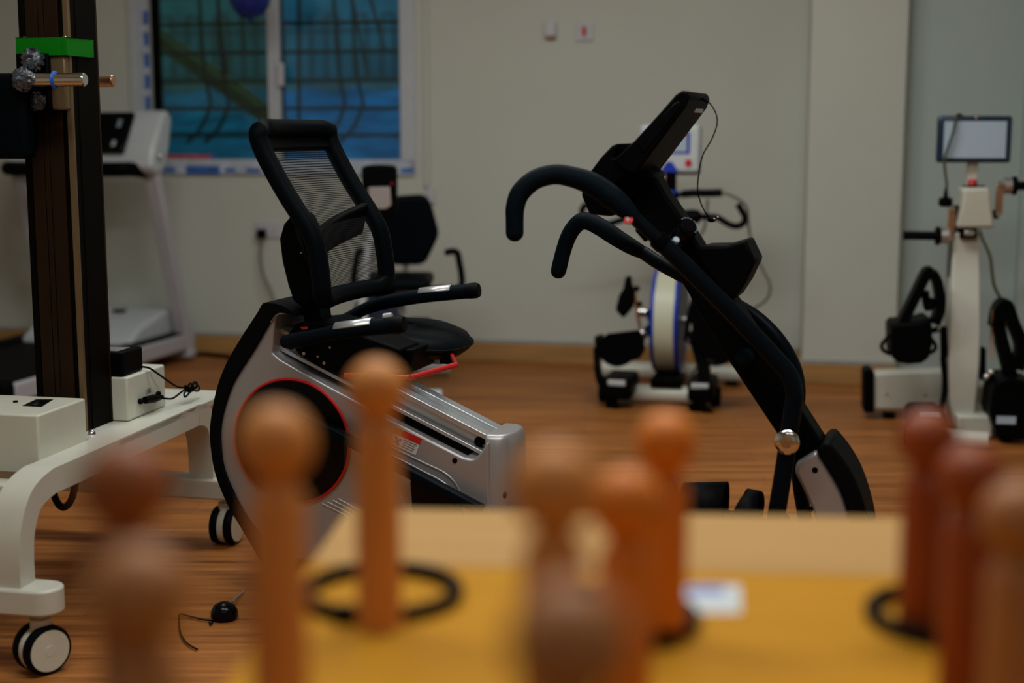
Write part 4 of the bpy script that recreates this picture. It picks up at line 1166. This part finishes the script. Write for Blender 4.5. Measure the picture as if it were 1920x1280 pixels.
# left leg unit
def legunit_m(sg, dx, crank_up):
    X = wc.x + sg * .20
    # crank
    cz_ = wz - .06 * crank_up
    MB().sweep([(wc.x + sg * .085, wv, wz), (wc.x + sg * .085, wv - .09, cz_ - .02)], (1, 0, 0), .022, .03).build('crank', 'black', mt, bevel=0.004)
    MB().lathe([(.02, -.015), (.022, 0), (.02, .02)], (wc.x + sg * .11, wv - .09, cz_ - .02), (sg, 0, 0), 14).build('crank_joint', 'chrome', mt)
if True:
    legunit_m(-1, 0, -1); legunit_m(1, 0, 1)
    # left calf cup, pad, rod
    v_ = -.06
    cl_ = Mf.v(1162, 640, v_)
    cupo = cup(Mf, cl_ + Vector((0, 0, .02)), .105, .115, .16, 'calf_cup', mt)
    P = Mf.poly([(1140, 625), (1200, 618), (1210, 655), (1200, 672), (1165, 684), (1135, 678), (1118, 655), (1118, 640)], v_ - .085)
    MB().prism(P, v_ - .085, v_ - .075).build('cup_strap', 'black', cupo, bevel=0.004)
    P = Mf.poly([(1174, 517), (1183, 516), (1186, 535), (1192, 545), (1188, 575), (1170, 596), (1155, 580), (1162, 552), (1170, 540)], v_)
    MB().prism(P, v_ - .03, v_ + .02).build('knee_pad', 'black', mt, bevel=0.01)
    MB().tube(Mf.path([(1191, 538, v_), (1194, 580, v_), (1203, 628, v_ + .03)]), .007, 8, 3).build('support_rod', 'copper', mt)
    MB().ball(Mf.v(1194, 541, v_), .014, 10, 6).build('rod_knob', 'black', mt)
    MB().ball(Mf.v(1199, 570, v_), .014, 10, 6).build('rod_knob', 'black', mt)
    MB().ball(Mf.v(1204, 624, v_), .018, 10, 6).build('rod_joint', 'chrome', mt)
    MB().tube(Mf.path([(1208, 626, v_ + .03), (1222, 612, wv - .05)]), .02, 10, 1).build('cup_arm', 'black', mt)
    MB().sweep(Mf.path([(1119, 648, v_), (1122, 700, v_ - .03), (1135, 735, v_ - .05)]), (0, 1, 0), .10, .018, 3).build('leg_brace', 'black', mt, bevel=0.004)
    for (xa, ya, xb, yb, lx0, lx1, ly0, ly1, side_) in ((1126, 748, 1184, 712, 1140, 1172, 722, 713, -1), (1288, 754, 1338, 718, 1296, 1328, 729, 719, 1)):
        fv_ = -.18
        a, c = Mf.v(xa, ya, fv_), Mf.v(xb, yb, fv_)
        sh = MB().box(((a.x + c.x) / 2, fv_ + .13, (a.z + c.z) / 2), (c.x - a.x, .27, c.z - a.z)).build('foot_shell', 'black', mt, bevel=0.02, seg=3)
        a, c = Mf.v(lx0, ly0, fv_ - .002), Mf.v(lx1, ly1, fv_ - .002)
        MB().box(((a.x + c.x) / 2, fv_ - .002, (a.z + c.z) / 2), (c.x - a.x, .006, c.z - a.z)).build('size_label', 'screen_white', sh)
        q = ((xa + 25, 750), (xa + 28, 768), (xa + 50, 776)) if side_ < 0 else ((1312, 755), (1325, 772), (1341, 783))
        MB().tube([Mf.v(x, y, fv_ + .03) for x, y in q], .018, 8, 3).build('heel_strap', 'black', sh)
        q = ((xa + 20, 748), (xa + 20, 772)) if side_ < 0 else ((1300, 755), (1305, 776))
        MB().tube([Mf.v(x, y, fv_ + .05) for x, y in q], .026, 8, 1).build('heel_block', 'black', sh)
    # right calf cup (turned, mostly behind the arm)
    cr_ = Mf.v(1345, 640, v_)
    cup2 = cup(Mf, cr_ + Vector((0, 0, .03)), .11, .12, .16, 'calf_cup', mt)
    P = Mf.poly([(1296, 606), (1330, 590), (1385, 600), (1392, 650), (1378, 672), (1345, 680), (1318, 668), (1300, 640)], v_ - .085)
    MB().prism(P, v_ - .085, v_ - .075).build('cup_strap', 'black', cup2, bevel=0.004)
    MB().sweep(Mf.path([(1300, 620, v_), (1318, 680, v_ - .03), (1322, 730, v_ - .05)]), (0, 1, 0), .10, .05, 3).build('leg_brace', 'black', mt, bevel=0.004)
    P = Mf.poly([(1296, 560), (1310, 540), (1340, 560), (1330, 600), (1296, 606), (1286, 598)], v_)
    MB().prism(P, v_ - .03, v_ + .02).build('knee_pad', 'black', mt, bevel=0.01)
# post, screen, handles
pv_ = .34
pt = Mf.v(1258, 340, pv_)
MB().tube([(wc.x, .40, .10), (wc.x + .01, .40, .6), (pt.x, pv_, pt.z - .12)], .028, 12, 4).build('post', 'cream_white', mt)
MB().tube([(pt.x, pv_, pt.z - .06), (pt.x, pv_, pt.z + .05)], .026, 12, 1).build('screen_stem', 'black', mt)
MB().lathe([(.034, -.11), (.036, -.05), (.034, -.04)], (pt.x + .0, pv_, pt.z), (0, 0, 1), 14).build('post_clamp', 'blue', mt)
MB().ball((pt.x - .035, pv_ - .02, pt.z + .0), .016, 10, 6).build('clamp_knob', 'red_dark', mt)
s0, s1 = Mf.v(1198, 324, pv_ - .02), Mf.v(1313, 233, pv_ - .02)
cx_, cz_, hx, hz = (s0.x + s1.x) / 2, (s0.z + s1.z) / 2, (s1.x - s0.x), (s1.z - s0.z)
scr = MB().box((cx_, pv_, cz_), (hx, .05, hz)).build('screen_case', 'screen_white', mt, bevel=0.02, seg=4)
MB().box((cx_, pv_ + .012, cz_ - .006), (hx + .006, .035, hz + .006)).build('case_back', 'navy', scr, bevel=0.02, seg=3)
fvv = pv_ - .026
def sb(x0, y0, x1, y1, name, m, dep=.003):
    a, c = Mf.v(x0, y0, fvv), Mf.v(x1, y1, fvv)
    return MB().box(((a.x + c.x) / 2, fvv, (a.z + c.z) / 2), (c.x - a.x, dep, abs(c.z - a.z))).build(name, m, scr)
sb(1212, 288, 1294, 248, 'display_border', 'blue')
sb(1217, 284, 1288, 252, 'display', 'screen_grey', .005)
p = Mf.v(1291, 305, fvv); MB().disc(p + Vector((0, -.001, 0)), (0, -1, 0), .016, .006, 16).build('stop_button', 'red', scr)
P = Mf.poly([(1236, 322), (1244, 312), (1250, 303), (1260, 303), (1266, 312), (1274, 322)], fvv)
MB().prism(P, fvv - .003, fvv + .002).build('logo_arch', 'blue', scr)
hv_ = .28
MB().tube(Mf.path([(1279, 364, hv_), (1300, 362, hv_), (1330, 362, hv_), (1354, 361, hv_)]), .018, 12, 3).build('upper_grip', 'rubber', mt)
MB().tube(Mf.path([(1262, 368, hv_ + .04), (1279, 364, hv_)]), .012, 10, 1).build('grip_stem', 'black', mt)
MB().tube(Mf.path([(1258, 402, hv_ + .03), (1290, 406, hv_), (1320, 406, hv_), (1345, 408, hv_), (1362, 418, hv_), (1378, 424, hv_), (1392, 420, hv_), (1397, 408, hv_), (1390, 394, hv_), (1383, 382, hv_)]), .0145, 10, 4).build('handlebar', 'rubber', mt)
MB().tube(Mf.path([(1258, 402, hv_ + .03), (1220, 404, hv_), (1180, 408, hv_), (1140, 420, hv_), (1110, 420, hv_), (1094, 408, hv_), (1092, 392, hv_), (1100, 382, hv_)]), .0145, 10, 4).build('handlebar', 'rubber', mt)
MB().lathe([(.012, -.05), (.03, -.035), (.034, 0), (.03, .03), (.012, .045)], Mf.v(1298, 406, hv_), (1, 0, 0), 10).build('crank_hub', 'black', mt)
cb = thing('hanging_cable', 'grey cable looping down beside the leg trainer handlebar', 'cable', Mf)
MB().tube(Mf.path([(1356, 361, hv_ + .02), (1380, 371, hv_ + .03), (1400, 388, hv_ + .04), (1403, 420, hv_ + .04), (1412, 465, hv_ + .04), (1430, 505, hv_ + .04), (1444, 535, hv_ + .04), (1438, 560, hv_ + .05), (1415, 577, hv_ + .08), (1390, 588, hv_ + .12), (1340, 640, hv_ + .2), (1290, 712, rv_ - .08)]), .007, 8, 5).build('cable', 'cable_grey', cb)
MB().tube(Mf.path([(1327, 374, hv_ + .02), (1324, 405, hv_ + .05), (1320, 430, hv_ + .05), (1308, 445, hv_ + .05), (1280, 470, hv_ + .06)]), .005, 8, 5).build('cable', 'cable_olive', cb)

# --- larger trainer at the right edge
oR = atZ(1808, 815, 0)
Rf = Fr(oR, R(-8))
rt = thing('leg_trainer', 'tall cream leg and arm trainer with tablet screen at the right edge', 'exercise machine', Rf)
a, c = Rf.v(1622, 735, .28), Rf.v(1790, 735, .28)
zc1 = Rf.v(1700, 735, .28).z
P = Rf.poly([(1636, 768), (1636, 706), (1644, 698), (1800, 694), (1800, 770)], .26)
rbar = MB().prism(P, .26, .36).build('rear_bar', 'cream_white', rt, bevel=0.012, seg=3)
P = Rf.poly([(1620, 774), (1620, 696), (1626, 692), (1636, 692), (1640, 700), (1640, 774)], .25)
MB().prism(P, .245, .375).build('bar_cap', 'black', rt, bevel=0.008)
MB().box((Rf.v(1975, 735, .28).x - .16, .31, .085), (.36, .10, .13)).build('rear_bar', 'cream_white', rt, bevel=0.012)
for px, py in ((1663, 739), (1735, 741)): MB().disc(Rf.v(px, py, .26), (0, -1, 0), .004, .003, 8).build('screw', 'black', rbar)
for px in (1668, 1900): MB().box((Rf.v(px, 765, .3).x, .31, .012), (.05, .06, .026)).build('rubber_foot', 'black', rt, bevel=0.004)
# curved fascia post
def pxv(l): return [Rf.v(*q) for q in l]
Lf = [(1786, 436), (1786, 480), (1784, 520), (1783, 560), (1780, 620), (1779, 680), (1780, 740), (1784, 800)]
Rg = [(1838, 436), (1838, 480), (1839, 520), (1839, 560), (1840, 620), (1838, 680), (1833, 740), (1826, 802)]
dd_ = [.10, .10, .08, .04, .0, -.03, -.04, -.02]
b = MB(); vs = []; fs = []
for (lx, ly), (rx, ry), d_ in zip(Lf, Rg, dd_):
    A_, C_ = Rf.v(lx, ly, d_), Rf.v(rx, ry, d_)
    vs += [A_, C_, Vector((C_.x, d_ + .11, C_.z)), Vector((A_.x, d_ + .11, A_.z))]
for i in range(len(Lf) - 1):
    for j in range(4): fs.append([i * 4 + j, i * 4 + (j + 1) % 4, (i + 1) * 4 + (j + 1) % 4, (i + 1) * 4 + j])
fs += [[0, 1, 2, 3], [28, 31, 30, 29]]
b.add(vs, fs).build('fascia_post', 'cream_white', rt, bevel=0.01, seg=3)
MB().box((Rf.v(1812, 800, .1).x, .14, .05), (.14, .45, .09)).build('base_beam', 'cream_white', rt, bevel=0.01)
MB().tube([Rf.z(1715, 818, .04) + Vector((0, 0, 0)), Rf.z(1852, 826, .04)], .035, 12, 1).build('front_bar', 'cream_white', rt)
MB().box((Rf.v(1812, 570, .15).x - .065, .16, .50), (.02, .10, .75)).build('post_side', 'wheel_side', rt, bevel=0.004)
# head
P = Rf.poly([(1804, 352), (1857, 352), (1859, 371), (1866, 428), (1794, 428), (1806, 371)], .06)
hdm = MB().prism(P, .06, .20).build('head_case', 'cream_white', rt, bevel=0.014, seg=3)
a = Rf.v(1827, 351, .10)
MB().box((a.x, .12, a.z + .005), (.085, .012, .006)).build('head_slot', 'black', hdm)
p = Rf.v(1823, 343, .14); MB().lathe([(.018, -.02), (.018, .008), (.014, .014), (0, .015)], p, (0, 0, 1), 14).build('stop_button', 'red', hdm)
a, c = Rf.v(1812, 345, .16), Rf.v(1835, 300, .16)
MB().box(((a.x + c.x) / 2, .17, (a.z + c.z) / 2), (c.x - a.x, .03, c.z - a.z + .02)).build('screen_neck', 'cream', rt, bevel=0.004)
a, c = Rf.v(1800, 447, .08), Rf.v(1832, 426, .08)
MB().box(((a.x + c.x) / 2, .11, (a.z + c.z) / 2), (c.x - a.x, .08, c.z - a.z)).build('neck_bracket', 'black', rt, bevel=0.004)
MB().box(((a.x + c.x) / 2, .064, (a.z + c.z) / 2), (.04, .012, .02)).build('bracket_nut', 'steel', rt, bevel=0.004)
# tablet
a, c = Rf.v(1755, 305, .12), Rf.v(1900, 217, .12)
tb = MB().box(((a.x + c.x) / 2, .135, (a.z + c.z) / 2), (c.x - a.x, .03, c.z - a.z)).build('tablet_case', 'tablet', rt, bevel=0.012, seg=3)
a, c = Rf.v(1768, 296, .119), Rf.v(1888, 227, .119)
MB().box(((a.x + c.x) / 2, .119, (a.z + c.z) / 2), (c.x - a.x, .004, c.z - a.z)).build('tablet_screen', 'screen_grey', tb)
MB().ball(Rf.v(1830, 221, .118), .006, 8, 6).build('camera_lens', 'copper', tb)
# arm cranks
def armcrank(pts, hub, grip, cm='copper'):
    MB().sweep(Rf.path(pts), (0, 1, 0), .02, .028).build('arm_crank', cm, rt, bevel=0.003)
    for p in (pts[0], pts[-1]): MB().disc(Rf.v(p[0], p[1], p[2] - .014), (0, -1, 0), .010, .006, 10).build('crank_bolt', 'chrome', rt)
    h0, h1 = Rf.path(hub); MB().tube([h0, h1], .032, 16, 1).build('grip_hub', 'steel', rt)
    g0, g1 = Rf.path(grip); d = (g1 - g0).normalized()
    gg = MB().tube([g0, g1], .0175, 12, 1).build('arm_grip', 'rubber', rt)
    MB().lathe([(.036, -.008), (.038, 0), (.036, .008)], g0, d, 18).build('grip_flange', 'black', gg)
armcrank([(1785, 390, .10), (1782, 447, .10)], [(1778, 442, .10), (1764, 442, .10)], [(1758, 442, .10), (1694, 441, .10)])
armcrank([(1875, 344, .10), (1872, 402, .10)], [(1882, 348, .10), (1896, 348, .10)], [(1902, 348, .10), (1975, 349, .10)])
MB().tube(Rf.path([(1785, 393, .12), (1800, 393, .12)]), .018, 10, 1).build('crank_axle', 'black', rt)
MB().tube(Rf.path([(1872, 402, .12), (1858, 402, .12)]), .018, 10, 1).build('crank_axle', 'black', rt)
# leg units
def legunit_r(ox, oy, v_, mirror, lab_px):
    mx = -1 if mirror else 1
    def q(x, y): return (ox + mx * (x - 1706), oy + (y - 640))
    P = Rf.poly([q(*p) for p in ((1668, 606), (1678, 603), (1718, 600), (1744, 592), (1746, 640), (1740, 668), (1725, 678), (1700, 680), (1678, 676), (1669, 664))], v_)
    sh = MB().prism(P, v_ - .05, v_ + .16).build('calf_cup', 'black', rt, bevel=0.015, seg=3)
    for pl in (((1690, 606), (1715, 555), (1736, 512), (1746, 508)), ((1746, 508), (1757, 530), (1762, 572), (1752, 606))):
        MB().sweep([Rf.v(*q(*p), v_ + .03) for p in pl], (0, 1, 0), .09, .036, 4).build('calf_frame', 'black', sh, bevel=0.006)
    MB().tube([Rf.v(*q(*p), v_ + .02) for p in ((1734, 545), (1740, 578), (1752, 560))], .016, 8, 4).build('strap', 'black', sh)
    MB().tube([Rf.v(*q(*p), v_) for p in ((1668, 628), (1654, 645), (1656, 656), (1670, 664))], .008, 8, 4).build('buckle_loop', 'black', sh)
    MB().tube([Rf.v(*q(*p), v_) for p in ((1744, 632), (1754, 648), (1750, 658), (1740, 662))], .008, 8, 4).build('buckle_loop', 'black', sh)
    MB().sweep([Rf.v(*q(1769, 612), v_ + .06), Rf.v(*q(1770, 668), v_ + .08)], (0, 1, 0), .03, .026).build('leg_crank', 'black', rt, bevel=0.004)
    MB().ball(Rf.v(*q(1759, 615), v_ + .05), .012, 10, 6).build('crank_bolt', 'chrome', rt)
    MB().tube([Rf.v(*q(1745, 620), v_ + .06), Rf.v(*q(1768, 616), v_ + .07)], .012, 8, 1).build('cup_arm', 'black', rt)
    MB().tube([Rf.v(*q(1768, 664), v_ + .08), Rf.v(*q(1790, 662), v_ + .10)], .016, 8, 1).build('crank_axle', 'black', rt)
    return sh
legunit_r(1706, 640, -.06, False, None)
# right unit, turned lower, cut by the frame edge
v_ = -.12
rl = MB().prism(Rf.poly([(1862, 712), (1885, 702), (1905, 708), (1935, 712), (1940, 790), (1930, 820), (1868, 818), (1852, 770), (1856, 735)], v_), v_ - .05, v_ + .16).build('calf_cup', 'black', rt, bevel=0.012, seg=3)
MB().sweep(Rf.path([(1866, 612, v_ + .05), (1872, 580, v_ + .05), (1885, 570, v_ + .05), (1896, 600, v_ + .05), (1915, 650, v_ + .05), (1905, 690, v_ + .05)]), (0, 1, 0), .09, .045, 4).build('calf_frame', 'black', rl, bevel=0.006)
MB().sweep(Rf.path([(1868, 600, v_ + .05), (1880, 650, v_ + .05), (1895, 705, v_ + .05)]), (0, 1, 0), .09, .045, 4).build('calf_frame', 'black', rl, bevel=0.006)
MB().tube(Rf.path([(1861, 580, v_ + .02), (1860, 630, v_ + .02), (1859, 674, v_ + .02)]), .007, 8, 2).build('support_rod', 'chrome', rl)
MB().ball(Rf.v(1858, 698, v_), .013, 10, 6).build('rod_joint', 'chrome', rl)
MB().ball(Rf.v(1850, 706, v_), .013, 10, 6).build('rod_joint', 'chrome', rl)
MB().sweep(Rf.path([(1842, 652, .02), (1842, 712, .0)]), (0, 1, 0), .03, .024).build('leg_crank', 'black', rt, bevel=0.004)
MB().tube(Rf.path([(1842, 706, .02), (1858, 704, v_)]), .014, 8, 1).build('cup_arm', 'black', rt)
MB().tube(Rf.path([(1842, 656, .02), (1826, 660, .06)]), .016, 8, 1).build('crank_axle', 'black', rt)
a, c = Rf.v(1868, 794, v_ - .053), Rf.v(1905, 781, v_ - .053)
MB().box(((a.x + c.x) / 2, v_ - .053, (a.z + c.z) / 2), (c.x - a.x, .005, c.z - a.z)).build('size_label', 'screen_grey', rl)
MB().tube(Rf.path([(1885, 815, v_ + .05), (1890, 838, v_ + .05), (1905, 846, v_ + .03)]), .028, 10, 3).build('heel_strap', 'black', rl)
lfs = MB().prism(Rf.poly([(1708, 782), (1716, 772), (1768, 772), (1776, 785), (1772, 815), (1712, 815)], -.2), -.2, .02).build('foot_shell', 'black', rt, bevel=0.012)
a, c = Rf.v(1725, 784, -.203), Rf.v(1762, 775, -.203)
MB().box(((a.x + c.x) / 2, -.203, (a.z + c.z) / 2), (c.x - a.x, .005, c.z - a.z)).build('size_label', 'screen_white', lfs)
MB().tube(Rf.path([(1706, 786, -.2), (1701, 805, -.2), (1701, 830, -.2)]), .006, 8, 3).build('strap', 'black', lfs)
MB().tube([Rf.v(1768, 668, .02), Rf.v(1772, 730, .0), Rf.v(1760, 780, -.08)], .012, 8, 3).build('leg_brace', 'black', rt)
# tablet cord with plug
tc_ = thing('tablet_cord', 'dark cord slung over the tablet screen with a black plug dangling', 'cord', Rf)
MB().tube(Rf.path([(1812, 224, .17), (1800, 215, .15), (1793, 219, .11), (1788, 245, .10), (1778, 275, .10), (1771, 298, .10), (1772, 320, .10), (1775, 345, .10), (1774, 362, .10)]), .0055, 8, 5).build('wire', 'cable_olive', tc_)
MB().lathe([(.006, .045), (.010, .01), (.026, .005), (.028, -.018), (.02, -.028), (0, -.03)], Rf.v(1773, 374, .10), (0, 0, 1), 14).build('plug', 'black', tc_)
tc_ = thing('head_cord', 'dark cord hanging from the cream trainer head down its right side', 'cord', Rf)
MB().tube(Rf.path([(1836, 430, .07), (1843, 450, .06), (1856, 480, .05), (1860, 510, .05), (1864, 535, .05), (1874, 556, .05), (1888, 580, .06)]), .0065, 8, 5).build('wire', 'cable_olive', tc_)

# ================================================================== PEG TABLE IN FRONT
ZT = 0.75
d0, d1 = atZ(652, 950, ZT), atZ(1707, 969, ZT)
dd = d1 - d0; DW = dd.length
D = Fr((d0.x, d0.y, 0), math.atan2(dd.y, dd.x))
DL = 1.25
vb = D.l(atZ(1200, 1068, ZT)).y
tbl = thing('peg_table', 'yellow wooden table with a pale rear board holding the turned pegs', 'table', D)
MB().box((DW / 2, (vb - DL) / 2, ZT - .0125), (DW, DL + vb, .025)).build('table_board', 'board_yellow', tbl, bevel=0.004)
MB().box((DW / 2, vb / 2, ZT - .0125), (DW, -vb - .001, .025)).build('rear_board', 'board_pale', tbl, bevel=0.004)
for v0 in (-.03, -DL + .03): MB().box((DW / 2, v0, ZT - .07), (DW - .06, .022, .09)).build('apron', 'board_yellow', tbl, bevel=0.002)
for u0 in (.03, DW - .03): MB().box((u0, -DL / 2, ZT - .07), (.022, DL - .08, .09)).build('apron', 'board_yellow', tbl, bevel=0.002)
for u0 in (.04, DW - .04):
    for v0 in (-.04, -DL + .04): MB().box((u0, v0, (ZT - .025) / 2), (.045, .045, ZT - .025)).build('leg', 'board_yellow', tbl, bevel=0.003)
a = [atZ(x, y, ZT + .0006) for x, y in ((1262, 1148), (1266, 1096), (1388, 1096), (1390, 1148))]
la = [D.l(p) for p in a]
lb_ = quad(la, 'paper_label', 'screen_white', tbl, Vector((0, 0, .0003)))
q = [bil(la, s_, t_) + Vector((0, 0, .0008)) for s_, t_ in ((.70, .2), (.70, .75), (.9, .75), (.9, .2))]
quad(q, 'label_mark', 'blue_ring', lb_, Vector((0, 0, .0002)))

def peg(px, ytop, d, m, label, rad=.0205):
    """d: ground distance from the camera to the peg"""
    top = atY(px, ytop, d)
    f = Fr((top.x, top.y, ZT), 0)
    h = top.z - ZT
    t = thing('wooden_peg', label, 'peg', f, 'turned pegs on the table')
    k = rad / .0205
    zs = h - .064 * k
    prof = [(.0, 0.0), (rad, 0.0), (rad, zs - .006), (rad * .93, zs - .001), (rad * .8, zs + .002), (rad * .70, zs + .007)]
    MB().lathe(prof, (0, 0, 0), n=28).build('shaft', m, t)
    r = .0275 * k
    pr = []
    for i in range(13):
        a = R(-62 + 152 * i / 12)
        pr.append((max(r * math.cos(a), 0), h - r + r * math.sin(a)))
    MB().lathe([(rad * .70, zs + .004)] + pr, (0, 0, 0), n=28).build('ball_head', m, t)
    return t
peg(705, 672, 1.255, 'peg_oak', 'tall oak coloured peg standing inside the black ring on the left')
peg(515, 757, .97, 'peg_oak', 'oak coloured peg directly left of the ringed peg, overlapping the silver trainer')
peg(232, 830, .86, 'peg_mahogany', 'blurred dark reddish brown peg at the left end, beside the tower wheels')
peg(258, 1018, .72, 'peg_brown', 'very blurred brown peg at the lower left, its head lowest on that side')
peg(1040, 832, .85, 'peg_oak', 'pale topped blurred peg in the middle, left of the orange pair')
peg(1068, 1090, .60, 'peg_brown', 'nearest blurred peg at the bottom centre, head well below the table edge')
peg(1250, 772, 1.225, 'peg_orange', 'orange peg left of the white paper label, tallest of the middle pegs')
peg(1175, 877, 1.03, 'peg_orange', 'orange peg just left of and lower than the one by the paper label')
peg(1742, 768, 1.245, 'peg_red', 'red peg at the right corner of the table, farthest of the right row')
peg(1826, 832, 1.09, 'peg_red', 'red peg second in the right row, between the corner peg and the edge')
peg(1915, 900, .97, 'peg_brown', 'brown peg at the right edge of the picture, last of the right row')
def ring(px, py, label, rx=.073):
    c = atZ(px, py, ZT)
    f = Fr((c.x, c.y, ZT), 0)
    t = thing('quoit_ring', label, 'ring', f, 'black rubber rings on the table')
    MB().torus((0, 0, .0075), (0, 0, 1), rx, .0072, 48, 12).build('ring_body', 'rubber', t)
    MB().box((-.028, -rx + .002, .0085), (.02, .018, .017)).build('ring_joint', 'black', t, bevel=.004)
ring(716, 1120, 'black rubber ring lying around the tall oak peg on the left')
ring(1150, 1168, 'black rubber ring half hidden behind the middle orange pegs')
ring(1785, 1165, 'black rubber ring around the foot of the right corner peg')

# gadget on the floor
g = atZ(421, 1160, 0)
G = Fr(g, 0)
t = thing('floor_gadget', 'small shiny black dome with thin wires lying on the floor', 'gadget', G)
MB().lathe([(.030, .0), (.034, .008), (.033, .022), (.025, .036), (.012, .043), (0, .045)], (0, 0, 0), n=24).build('dome', 'black_gloss', t)
pts = [G.z(x, y, .006) for x, y in ((398, 1163), (380, 1161), (355, 1155), (338, 1151), (336, 1160), (338, 1185), (350, 1205), (370, 1217))]
MB().tube(pts, .0025, 6, 4).build('wire', 'black', t)
MB().tube([G.z(x, y, z) for x, y, z in ((436, 1128, .02), (444, 1118, .012), (458, 1108, .006))], .003, 6, 3).build('wire', 'steel', t)
MB().tube([G.z(x, y, .006) for x, y in ((400, 1163), (395, 1170), (392, 1166))], .002, 6, 3).build('wire', 'black', t)

# cord lying along the skirting behind the recumbent trainer
c_ = atZ(395, 662, 0)
CF = Fr(c_, 0)
t = thing('extension_lead', 'dark cord lying on the floor along the skirting board beside the treadmill', 'cord', CF)
MB().tube([CF.z(x, y, .012) for x, y in ((366, 664), (385, 663), (405, 666), (425, 668), (450, 674), (480, 676))], .011, 8, 4).build('cable', 'black', t)
